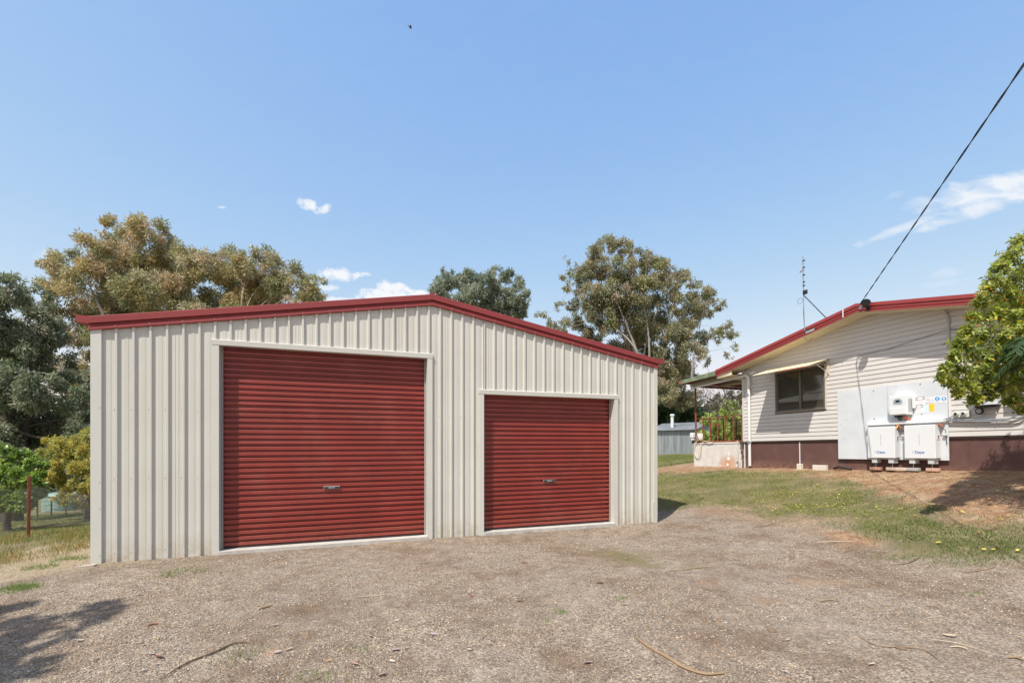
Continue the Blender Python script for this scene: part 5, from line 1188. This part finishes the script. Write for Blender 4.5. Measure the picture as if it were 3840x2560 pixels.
    autosmooth(m.build('trunk', mat('pale_bark', (.26, .23, .19), .8, var=.2, vscale=8), root))
near_tree()
# dark fern-like foliage at the right edge
def frond_tree():
    rng = np.random.default_rng(5); base = np.array([7.75, 6.5, g1(7.75, 6.5)]); top = np.array([7.55, 6.4, 3.05]) - base
    root = tag(empty('dark_feathery_palm', base), 'dark green feathery fronds drooping at the right edge below the glossy tree', 'palm')
    C = []; D = []; Nn = []; m = MB(); Ls = []; col = []
    m.tube([(0, 0, -.2), tuple(top * .5), tuple(top)], [.07, .06, .05], 8)
    for k in range(34):
        a = rng.uniform(1.7, 4.6) if k < 22 else rng.uniform(0, 6.28); L_ = rng.uniform(.6, .95); el = rng.uniform(-.1, .8); d = np.array([math.cos(a), math.sin(a), el]); P = []
        for i in range(14):
            t = i / 13; p = top + d * L_ * t * np.array([1, 1, 1]) + np.array([0, 0, -.85 * L_ * t * t]); P.append(p)
        m.tube([tuple(p) for p in P], [.008 - .006 * i / 13 for i in range(14)], 4, False)
        for i in range(2, 14):
            tg = unit(P[i] - P[i - 1]); sd = unit(np.cross(tg, [0, 0, 1]))
            for s_ in (-1, 1):
                for q in range(3):
                    f_ = rng.random(); C.append(P[i - 1] + (P[i] - P[i - 1]) * f_); D.append(unit(sd * s_ + tg * .7 + np.array([0, 0, -.35]) + rng.normal(size=3) * .15)); Nn.append(unit(np.cross(tg, sd) + rng.normal(size=3) * .2)); Ls.append(rng.uniform(.10, .17)); col.append(np.array([.05, .095, .03]) * rng.uniform(.7, 1.6))
    C, D, Nn, Ls, col = map(np.array, (C, D, Nn, Ls, col)); leaf_mesh('crown', C, D, Nn, Ls, Ls * .16, col, LEAF_T, root, .1)
    m.build('trunk', BARKD, root)
frond_tree()
# tree behind the camera on the left whose shade falls on the gravel
wc = []; rg_ = np.random.default_rng(3)
for k in range(16):
    a = rg_.uniform(0, 6.28); wc.append((-7.45 + rg_.uniform(-1.5, 1.15), .75 + rg_.uniform(-1.1, .75), 5.9 + rg_.uniform(-.8, .9), rg_.uniform(.28, .5)))
wc += [(-6.2, .85, 6.0, .26), (-5.95, .98, 6.05, .16), (-6.1, -.3, 6.0, .22), (-5.3, -1.0, 6.0, .2), (-6.4, .2, 6.1, .4), (-6.0, .15, 6.0, .34), (-6.6, -.2, 6.0, .42), (-5.75, .3, 5.9, .22), (-6.2, -.35, 6.2, .36)]
tree('shade_tree', 'leafy tree standing left of the camera that shades the gravel in the lower left', (-7.9, -1.2, g1(-7.9, -1.2)), 0, wc, 9000, (.14, .07), [(.06, .09, .03), (.09, .11, .04)], [1, 1], BARKD, .16, .4, seed=12, world=True)

# ================================================================ ground cover
GRASSM = tonemat('grass_tone', .6, .25, .25); STONEM = tonemat('stone_tone', .85, 0, .3); STRAWM = tonemat('straw_tone', .7, .1, .2)
def sample(n, x0, x1, y0, y1, rng): return rng.uniform(x0, x1, n), rng.uniform(y0, y1, n)
def blades(name, x, y, h, w, lean, col, label, mt=GRASSM, cat='grass', rng=RNG):
    n = len(x); z = gz(x, y) - .004; a = rng.uniform(0, 2 * np.pi, n); b_ = rng.uniform(0, 2 * np.pi, n)
    P = np.stack([x, y, z], -1); wv = np.stack([np.cos(a), np.sin(a), np.zeros(n)], -1) * w[:, None] * .5
    t = np.stack([np.cos(b_) * lean * h, np.sin(b_) * lean * h, h * np.sqrt(np.clip(1 - lean ** 2, .05, 1))], -1)
    V = np.stack([P - wv, P + wv, P + t], 1).reshape(-1, 3); T = np.arange(3 * n).reshape(-1, 3)
    o = npmesh(name, V, T, mt, np.repeat(col, 3, 0)); return tag(o, label, cat, kind='stuff')
rng = np.random.default_rng(21)
# right lawn, dense near, sparser far
def lawn_pts(n, box, keep, rng):
    x, y = sample(n, *box, rng); g, d, r = zones(x, y); k = (rng.random(n) < g * keep(x, y)) & (shed_dist(x, y) > .05); return x[k], y[k], g[k]
xa, ya, ga = lawn_pts(330000, (2.6, 10.5, 5.0, 17), lambda x, y: np.clip(1.15 - .05 * (y - 5), .3, 1) * np.clip(.55 + .55 * vnoise(x, y, .8, 31) + .45 * vnoise(x, y, .22, 33), .08, 1), rng)
xb, yb, gb_ = lawn_pts(120000, (2.5, 22, 16, 40), lambda x, y: .8 + 0 * x, rng)
pg = np.array([(.08, .13, .025), (.145, .19, .04), (.26, .26, .075), (.38, .335, .165)])
def gcol(x, y, rng, dry=0.):
    n = len(x); q = np.clip(.75 + .75 * vnoise(x, y, 1.3, 41) + .35 * vnoise(x, y, .35, 43) + .5 * rng.normal(size=n) + dry, 0, 2.999); i = q.astype(int); f = (q - i)[:, None]
    return (pg[i] * (1 - f) + pg[np.minimum(i + 1, 3)] * f) * rng.uniform(.8, 1.25, (n, 1))
blades('lawn_grass', xa, ya, rng.uniform(.02, .065, len(xa)), rng.uniform(.006, .013, len(xa)), rng.uniform(.3, .97, len(xa)), gcol(xa, ya, rng, np.clip((ya - 8.5) * .22, -.35, .75)), 'short patchy green lawn grass between the gravel yard and the house')
blades('far_lawn_grass', xb, yb, rng.uniform(.03, .07, len(xb)), rng.uniform(.012, .03, len(xb)), rng.uniform(.3, .9, len(xb)), gcol(xb, yb, rng, .25), 'mown green lawn stretching back to the old tin shed')
# left lawn beyond the fence
x, y = sample(160000, -34, -5.5, 7, 34, rng); g, d_, r_ = zones(x, y); k = (rng.random(len(x)) < g * np.clip(1.4 - y / 30, .25, 1)) & (x / y > -1.25) & (x / y < -.6); x, y = x[k], y[k]
blades('paddock_grass', x, y, rng.uniform(.03, .08, len(x)), .004 + .0012 * y * rng.uniform(.5, 1, len(x)), rng.uniform(.2, .9, len(x)), gcol(x, y, rng, .2), 'mown green paddock grass beyond the netting fence')
# long grass on the bank along the fence
x, y = sample(52000, -12.5, -5.3, 5.6, 10.2, rng); k = (rng.random(len(x)) < poly_mask(x, y, BANK, .3) * np.clip(.6 + .8 * vnoise(x, y, .45, 51), 0, 1)) & (shed_dist(x, y) > .04); x, y = x[k], y[k]
lc = np.where((rng.random(len(x)) < .45 + .4 * vnoise(x, y, .8, 52))[:, None], np.array([[.46, .36, .20]]), np.array([[.15, .20, .05]])); lc = np.where((rng.random(len(x)) < .18)[:, None], np.array([[.38, .18, .06]]), lc) * rng.uniform(.7, 1.25, (len(x), 1))
blades('bank_grass', x, y, rng.uniform(.05, .19, len(x)), rng.uniform(.004, .009, len(x)), rng.uniform(.1, .7, len(x)), lc, 'long straw-coloured and green grass on the bank below the fence')
# dry straw near the shed's left corner and weeds in the gravel
x, y = sample(60000, -10.5, -4.6, 4.7, 8.6, rng); g, d_, r_ = zones(x, y); k = (rng.random(len(x)) < r_ * .6) & (shed_dist(x, y) > .03); x, y = x[k], y[k]
blades('dry_straw', x, y, rng.uniform(.03, .10, len(x)), rng.uniform(.002, .005, len(x)), rng.uniform(.8, .99, len(x)), np.array([[.42, .345, .235]]) * rng.uniform(.5, 1.3, (len(x), 1)), 'flattened dry straw around the left corner of the shed', STRAWM, 'straw')
def tuft(sx, sy, n, rad, h):
    p = gpt(sx, sy); a = rng.uniform(0, 6.28, n); q = rad * np.sqrt(rng.random(n)); return p[0] + q * np.cos(a) * 1.5, p[1] + q * np.sin(a), np.full(n, h)
TX = [tuft(*a) for a in [(1660, 2018, 30, .05, .03), (1760, 2004, 40, .07, .03), (2380, 1968, 40, .06, .03), (2440, 1960, 50, .06, .04), (450, 2108, 60, .08, .03), (600, 2092, 50, .08, .03), (760, 2075, 30, .05, .03), (150, 2130, 260, .16, .09), (240, 2100, 200, .12, .10), (310, 2095, 120, .1, .1), (50, 2215, 420, .16, .07), (95, 2205, 300, .12, .08), (700, 2145, 260, .18, .05), (620, 2160, 120, .1, .05), (2100, 2300, 60, .05, .06), (2330, 2245, 60, .05, .05),
      (1190, 2540, 160, .1, .04), (920, 2440, 200, .14, .035), (870, 2480, 160, .12, .03), (1340, 2430, 120, .1, .03), (2040, 2330, 60, .05, .04), (3650, 2230, 60, .08, .05), (1900, 2370, 60, .08, .03), (1360, 2500, 60, .07, .03), (3560, 2115, 160, .15, .05), (3450, 2080, 120, .12, .05)]]
x, y, h = (np.concatenate([t_[i] for t_ in TX]) for i in range(3)); h = h * rng.uniform(.4, 1.1, len(x))
blades('gravel_weeds', x, y, h, rng.uniform(.003, .007, len(x)), rng.uniform(.2, .9, len(x)), np.array([[.13, .19, .045]]) * rng.uniform(.7, 1.6, (len(x), 1)), 'small green weeds and tufts coming up through the gravel', cat='weeds')
x, y = sample(14000, 1.2, 4.0, 5.3, 7.6, rng); g, d_, r_ = zones(x, y); k = rng.random(len(x)) < g * 1.0; x, y = x[k], y[k]
blades('gravel_moss_grass', x, y, rng.uniform(.008, .022, len(x)), rng.uniform(.003, .006, len(x)), rng.uniform(.3, .95, len(x)), gcol(x, y, rng, .1), 'thin green patch of grass in the gravel in front of the shed')
# soil litter by the house
x, y = sample(100000, 4.5, 11, 5.5, 18, rng); g, d_, r_ = zones(x, y); k = rng.random(len(x)) < d_ * .55; x, y = x[k], y[k]
blades('bark_litter', x, y, rng.uniform(.04, .11, len(x)), rng.uniform(.005, .013, len(x)), rng.uniform(.9, .995, len(x)), np.array([[.42, .32, .21]]) * rng.uniform(.35, 1.4, (len(x), 1)), 'dry bark and leaf litter on the bare soil beside the house', STRAWM, 'litter')
# gravel stones
def stones(n, box, keep, s0, s1, name, label):
    x, y = sample(n, *box, rng); g, d_, r_ = zones(x, y); k = (rng.random(n) < np.clip(1 - 1.3 * g - .9 * d_ - .85 * r_, 0, 1) * keep(x, y)) & (shed_dist(x, y) > .02) & (np.abs(x) < 1.16 * y + .3); x, y = x[k], y[k]; n = len(x)
    V0 = np.array([(1, 0, 0), (0, 1, 0), (-1, 0, 0), (0, -1, 0), (0, 0, .8), (0, 0, -.8)], float); s = s0 * (s1 / s0) ** (rng.random(n) ** 2.2)
    V = V0[None] * s[:, None, None] * rng.uniform(.55, 1.25, (n, 6, 1)) + rng.normal(size=(n, 6, 3)) * s[:, None, None] * .16
    a = rng.uniform(0, 6.28, n); ca, sa = np.cos(a), np.sin(a); Vx = V[..., 0] * ca[:, None] - V[..., 1] * sa[:, None]; Vy = V[..., 0] * sa[:, None] + V[..., 1] * ca[:, None]
    V = np.stack([Vx + x[:, None], Vy + y[:, None], V[..., 2] * .62 + (gz(x, y) + s * .18)[:, None]], -1).reshape(-1, 3)
    F_ = np.array([(0, 1, 4), (1, 2, 4), (2, 3, 4), (3, 0, 4), (1, 0, 5), (2, 1, 5), (3, 2, 5), (0, 3, 5)]); T = (np.arange(n)[:, None, None] * 6 + F_[None]).reshape(-1, 3)
    pc = np.array([(.37, .29, .205), (.31, .27, .235), (.44, .345, .245), (.21, .165, .13), (.49, .43, .36), (.37, .24, .13), (.21, .21, .20)]); c = pc[rng.choice(7, n, p=[.27, .17, .15, .17, .10, .06, .08])] * rng.uniform(.65, 1.3, (n, 1))
    return tag(npmesh(name, V, T, STONEM, np.repeat(c, 6, 0)), label, 'gravel', kind='stuff')
dens = lambda x, y: np.clip(.42 + 1.0 * vnoise(x, y, .9, 61) + .5 * vnoise(x, y, .25, 62), .05, 1)
stones(130000, (-6.5, 6.8, 2.4, 6.3), dens, .0045, .0135, 'gravel_stones', 'small tan and grey gravel stones covering the yard')
stones(70000, (-6, 6.8, 6.2, 11.4), dens, .007, .017, 'gravel_stones_far', 'tan gravel stones up to the foot of the shed')
# twig and needle litter on the gravel
x, y = sample(110000, -7, 7.2, 2.4, 10, rng); g, d_, r_ = zones(x, y); k = (rng.random(len(x)) < (1 - g) * np.clip(.25 + .8 * vnoise(x, y, 1.2, 71), .06, .8)) & (np.abs(x) < 1.16 * y + .2) & (shed_dist(x, y) > .1); x, y = x[k], y[k]
tc_ = np.array([(.46, .38, .27), (.16, .10, .065), (.34, .31, .28), (.26, .18, .11)])[rng.choice(4, len(x), p=[.35, .25, .2, .2])] * rng.uniform(.7, 1.3, (len(x), 1))
blades('twig_litter', x, y, rng.uniform(.02, .07, len(x)), rng.uniform(.0025, .006, len(x)), rng.uniform(.95, .998, len(x)), tc_, 'fine dry twigs and straw scattered over the gravel', STRAWM, 'litter')
# yellow petals and leaves
x, y = sample(20000, 3.2, 10.5, 5.0, 13.5, rng); g, d_, r_ = zones(x, y); dn = np.clip(-.1 + 1.0 * vnoise(x, y, .6, 81) + .8 * np.exp(-((x - 6.3) ** 2 + (y - 9.6) ** 2) / 1.2), 0, 1); k = rng.random(len(x)) < (g + d_ * .5) * dn * .5 * np.clip((x - 3.4) / 1.5, 0, 1); x, y = x[k], y[k]; n = len(x)
C = np.stack([x, y, gz(x, y) + .03], -1); D = unit(np.stack([rng.normal(size=n), rng.normal(size=n), .15 * rng.normal(size=n)], -1))
o = leaf_mesh('yellow_leaf_litter', C, D, np.tile([0, 0, 1.], (n, 1)), rng.uniform(.025, .055, n), rng.uniform(.018, .03, n), np.array([[.62, .56, .10]]) * rng.uniform(.7, 1.15, (n, 1)), tonemat('petal_tone', .6, .15), None); tag(o, 'small pale yellow fallen leaves sprinkled over the lawn', 'leaves', kind='stuff')

# ---- single fallen leaves, sticks, bark strips
def leaf_me(mt, L_, w_, curl):
    v = []; n = 7
    for i in range(n + 1):
        t = i / n; ww = w_ * math.sin(math.pi * min(t * .97 + .03, 1)) ** .8 * .5; z = curl * (t - .5) ** 2 * L_ * 1.5
        v += [(t * L_ - L_ / 2, -ww, z + ww * .35), (t * L_ - L_ / 2, 0, z), (t * L_ - L_ / 2, ww, z + ww * .35)]
    f = []
    for i in range(n): f += [(3 * i, 3 * i + 1, 3 * i + 4, 3 * i + 3), (3 * i + 1, 3 * i + 2, 3 * i + 5, 3 * i + 4)]
    return MB().add(v, f).mesh('fallen_leaf', mt, True)
LM = {'pink': mat('leaf_pink', (.36, .23, .20), .6, var=.15, vscale=30), 'tan': mat('leaf_tan', (.40, .31, .21), .6, var=.15, vscale=30), 'red': mat('leaf_red', (.22, .07, .055), .5, var=.2, vscale=30),
      'mauve': mat('leaf_mauve', (.33, .25, .26), .6, var=.15, vscale=30), 'pale': mat('leaf_pale', (.46, .41, .34), .6), 'brown': mat('leaf_brown', (.20, .10, .05), .6, var=.2, vscale=30), 'orange': mat('leaf_orange', (.45, .20, .06), .6), 'yellow': mat('leaf_yellow', (.58, .45, .08), .6, var=.1, vscale=30)}
LME = {k: leaf_me(v, 1, .38, .25) for k, v in LM.items()}
FL = [(1030, 2348, 30, 'pink', 'pink fallen leaf on the gravel well in front of the big door'), (1040, 2455, 32, 'mauve', 'broad pale mauve fallen leaf in the left half of the foreground gravel'), (930, 2485, 26, 'pink', 'pinkish fallen leaf just right of the long dark curved stick'),
      (1085, 2438, 30, 'tan', 'tan fallen leaf right of the upper end of the dark curved stick'), (1232, 2488, 22, 'orange', 'slim orange fallen leaf left of centre in the foreground'), (595, 2478, 44, 'red', 'long dark red fallen leaf left of the dark curved stick'), (565, 2462, 30, 'pale', 'pale curled fallen leaf just above the dark red one'),
      (1435, 2540, 40, 'pink', 'pink fallen leaf at the bottom edge below the big door'), (1330, 2495, 34, 'pink', 'flat pink fallen leaf left of a small pale one near the bottom'), (1480, 2442, 36, 'mauve', 'long mauve fallen leaf below the big door'), (1390, 2392, 24, 'mauve', 'round mauve fallen leaf below the small pale pointed one'),
      (1625, 2388, 30, 'mauve', 'dark mauve fallen leaf standing on edge, below the middle of the shed'), (1768, 2240, 22, 'red', 'dark red fallen leaf below the strip between the doors'), (1488, 2332, 18, 'pale', 'small white pointed fallen leaf below the big door'), (1648, 2352, 18, 'pink', 'small pink fallen leaf just above the dark mauve one'),
      (1760, 2440, 20, 'pale', 'cream rounded fallen leaf below the middle of the picture'), (1470, 2484, 26, 'pale', 'cream fallen leaf between the two lower pink ones'), (2205, 2495, 46, 'pink', 'long two-tone pink fallen leaf at the bottom, right of centre'), (1945, 2258, 22, 'brown', 'brown upright fallen leaf below the small door left side'),
      (2250, 2190, 34, 'brown', 'brown curled bark-like leaf below the right half of the small door'), (2345, 2272, 24, 'pale', 'cream fallen leaf right of a small green weed'), (1965, 2114, 26, 'brown', 'dark narrow leaf on the gravel just below the small door'), (820, 2412, 0, 'tan', ''), (300, 2410, 26, 'pale', 'greyish fallen leaf in the shade at the lower left'), (540, 2525, 22, 'pale', 'small pale folded leaf near the bottom left, below the red one'),
      (2950, 2535, 26, 'pink', 'pinkish fallen leaf at the bottom right of centre'), (3270, 2503, 30, 'pale', 'white narrow sliver on the gravel at the lower right'), (2955, 2410, 22, 'tan', 'tan small leaf in the brown soil patch right of centre'), (3560, 2395, 40, 'tan', 'pale tan leaf stalk on the gravel near the right edge'), (3110, 2417, 16, 'pale', 'bright white pebble-like leaf right of the brown soil patch')]
for sx, sy, px, k, lab in FL:
    if not px: continue
    p = gpt(sx, sy); L_ = px / F * p[1] * 1.05
    o = place(LME[k], 'fallen_leaf', None, (p[0], p[1], p[2] + .012), (rng.uniform(-.35, .35), rng.uniform(-.25, .25), rng.uniform(-.6, .6) + (2.2 if rng.random() < .3 else 0)), (L_, L_, L_)); tag(o, lab, 'leaf', 'fallen leaves on the gravel')
YLF = [(3065, 1823), (3108, 1818), (3147, 1860), (3005, 1852), (3280, 1835), (3340, 1837), (3382, 1888), (3435, 1930), (3490, 1910), (3285, 1908), (3150, 1938), (3430, 1942), (3480, 1988), (3605, 1972), (3160, 1966), (3520, 2047), (3670, 2006), (3815, 2078), (3750, 1956), (3780, 1942), (3550, 1802), (3345, 1803), (3402, 1857), (3565, 1857), (3740, 1847), (3755, 1956), (3700, 1955), (2902, 1964), (3718, 1786), (3458, 1994), (2790, 1830), (3020, 1938), (3610, 1928), (3690, 2070), (3725, 2070), (2895, 1880), (3250, 1795), (3090, 1778)]
for i, (sx, sy) in enumerate(YLF):
    p = gpt(sx, sy); L_ = rng.uniform(.045, .075)
    o = place(LME['yellow'], 'yellow_leaf', None, (p[0], p[1], p[2] + .035), (rng.uniform(-.5, .5), rng.uniform(-.4, .4), rng.uniform(0, 6.28)), (L_, L_ * 1.2, L_)); 
    zz = zones(np.array([p[0]]), np.array([p[1]])); edge = zz[0][0] < .8
    lab = ('yellow fallen leaf on the shaded soil under the glossy tree' if sx > 3540 and sy < 1860 else 'yellow fallen leaf on the bare reddish soil right of the lawn' if zz[1][0] > .4 and sx > 3270 else
           'yellow fallen leaf on the soil strip right in front of the house wall' if sy < 1812 else 'yellow fallen leaf at the far right corner of the lawn' if sx > 3700 else 'yellow fallen leaf on the lower right tongue of lawn beside the gravel' if sx > 3400 else
           'yellow fallen leaf in the upper lawn below the cement sheets' if sy < 1870 and sx > 2950 else 'yellow fallen leaf near the gravel edge of the lawn, below the batteries' if sx > 2980 else 'yellow fallen leaf on the left part of the lawn towards the shed')
    tag(o, lab, 'leaf', 'yellow leaves on the lawn')
def stick(pts, r, name, mt, label, cat='stick', lift=.012, flatten=None):
    P = [gpt(*q) for q in pts]; P = smooth_path([np.array([p[0], p[1], p[2] + lift + (q[2] if False else 0)]) for p, q in zip(P, pts)], 5); n = len(P)
    rs = [max(r * (1 - abs(2 * i / (n - 1) - 1) ** 3 * .7), r * .25) for i in range(n)] if not isinstance(r, list) else r
    return tag(MB().tube(P, rs, 6).build(name, mt, None, True), label, cat)
STD = mat('stick_dark', (.13, .085, .05), .8, var=.2, vscale=20); STT = mat('stick_tan', (.27, .185, .105), .7, var=.15, vscale=20); STP = mat('stick_pale', (.50, .40, .28), .7)
stick([(600, 2565), (700, 2495), (800, 2450), (880, 2425), (935, 2418)], .007, 'curved_stick', STD, 'long dark curved stick at the bottom left of the gravel')
stick([(2382, 2395), (2440, 2440), (2500, 2475), (2560, 2505), (2640, 2530), (2718, 2540)], .013, 'bark_strip', STT, 'long brown strip of palm bark at the bottom right of centre', 'bark')
stick([(3215, 2390), (3290, 2425), (3400, 2432), (3470, 2450), (3535, 2490)], .005, 'thin_stick', STT, 'thin brown bent stick on the gravel at the lower right')
stick([(2500, 2145), (2560, 2140), (2630, 2132), (2695, 2131)], .006, 'thin_stick', STT, 'thin brown stick at the right end of the green patch in the gravel')
stick([(3350, 2120), (3400, 2117), (3440, 2100), (3450, 2092)], .005, 'thin_stick', STD, 'small bent twig just outside the lawn edge on the right')
stick([(3600, 2155), (3660, 2148), (3720, 2135), (3735, 2120)], .005, 'thin_stick', STT, 'thin curved stick on the gravel near the right edge, below the lawn')
stick([(3660, 2005), (3700, 1992), (3745, 1982)], .006, 'thin_stick', STD, 'short dark stick on the soil at the upper right of the lawn')
stick([(3390, 2010), (3415, 2025), (3435, 2030)], .007, 'thin_stick', STD, 'short dark twig in the green lawn on the right')
stick([(3060, 2038), (3130, 2035), (3195, 2034)], .006, 'pale_stick', STP, 'long pale straight stick lying beside the reddish soil above the gravel')
stick([(2820, 1978), (2860, 1974), (2905, 1968)], .005, 'thin_stick', STD, 'dark twig pointing to a yellow leaf at the lawn edge')
stick([(3070, 2260), (3110, 2258), (3150, 2262)], .006, 'thin_stick', STT, 'small brown stick in the middle of the right-hand gravel')
stick([(3780, 2470), (3810, 2478), (3840, 2490)], .009, 'thin_stick', STT, 'short thick brown stick at the lower right edge')
stick([(3560, 2430), (3600, 2435), (3630, 2445)], .006, 'thin_stick', STP, 'short pale curved stick left of the thick one at the lower right')
stick([(970, 2290), (990, 2280), (1022, 2272)], .014, 'bark_piece', STT, 'short tan chunk of bark on the gravel below the big door', 'bark')
stick([(550, 2358), (575, 2348), (592, 2342)], .009, 'bark_piece', mat('bark_red', (.25, .12, .07), .8), 'reddish curl of bark in the left foreground', 'bark')
stick([(1340, 2246), (1400, 2240), (1440, 2236)], .004, 'thin_stick', STP, 'fine pale twig on the gravel below the big door')
stick([(3480, 2400), (3600, 2420), (3700, 2450)], .003, 'thin_stick', STP, 'fine pale straw arc across the gravel at the lower right')
# pale flat stone at the left shed corner
p = gpt(325, 2125); st = MB(); pl = [(-.15, -.012), (-.04, -.04), (.09, -.035), (.12, .0), (.07, .035), (-.02, .03)]
st.prism([(x, y, 0) for x, y in pl], (0, 0, .022)); o = st.build('flat_stone', mat('pale_stone', (.40, .33, .29), .85, var=.15, vscale=12)); o.location = (p[0], p[1], p[2] - .002); o.rotation_euler = (R(4), R(-4), R(18)); tag(o, 'flat pale pink stone at the foot of the left shed corner', 'stone')
# clods
clod = MB()
for k, (sx, sy, s) in enumerate(((2300, 2100, .035), (2345, 2098, .04), (2275, 2104, .03), (520, 2237, .02), (510, 2255, .018), (2895, 2372, .04), (3000, 2430, .03), (3380, 2438, .04), (360, 2475, .02))):
    p = gpt(sx, sy)
    v = []; r0 = np.random.default_rng(k)
    clod.lathe([(s * .6, -.3 * s), (s, .1 * s), (s * .7, .5 * s), (s * .2, .65 * s)], tuple(p), 8)
tag(clod.build('soil_clods', mat('clod_brown', (.17, .12, .085), .95, bump=.6, bscale=60)), 'small brown clods of earth on the gravel', 'soil', kind='stuff')
# bird
bp_ = CAM + ray(1539, 104) * 14; bird = tag(empty('flying_bird', CAM + ray(1539, 104) * 20, (R(10), R(25), R(30))), 'small dark bird in flight high above the shed', 'bird')
MB().lathe([(.004, -.09), (.02, -.05), (.028, 0), (.022, .04), (.016, .055), (.004, .075)], (0, 0, 0), 10, Matrix.Rotation(R(90), 3, 'Y')).build('body', mat('bird_brown', (.07, .04, .045), .7), bird, True)
for s_ in (-1, 1): MB().prism([(.02, 0, 0), (.03, s_ * .05, .02), (-.02, s_ * .12, .03), (-.05, s_ * .05, .015), (-.03, 0, 0)], (0, 0, .003)).build('wing', mat('bird_wing', (.04, .04, .06), .7), bird)
MB().prism([(-.07, -.008, 0), (-.07, .008, 0), (-.125, .02, 0), (-.125, -.02, 0)], (0, 0, .003)).build('tail', mat('bird_wing', (.04, .04, .06)), bird)
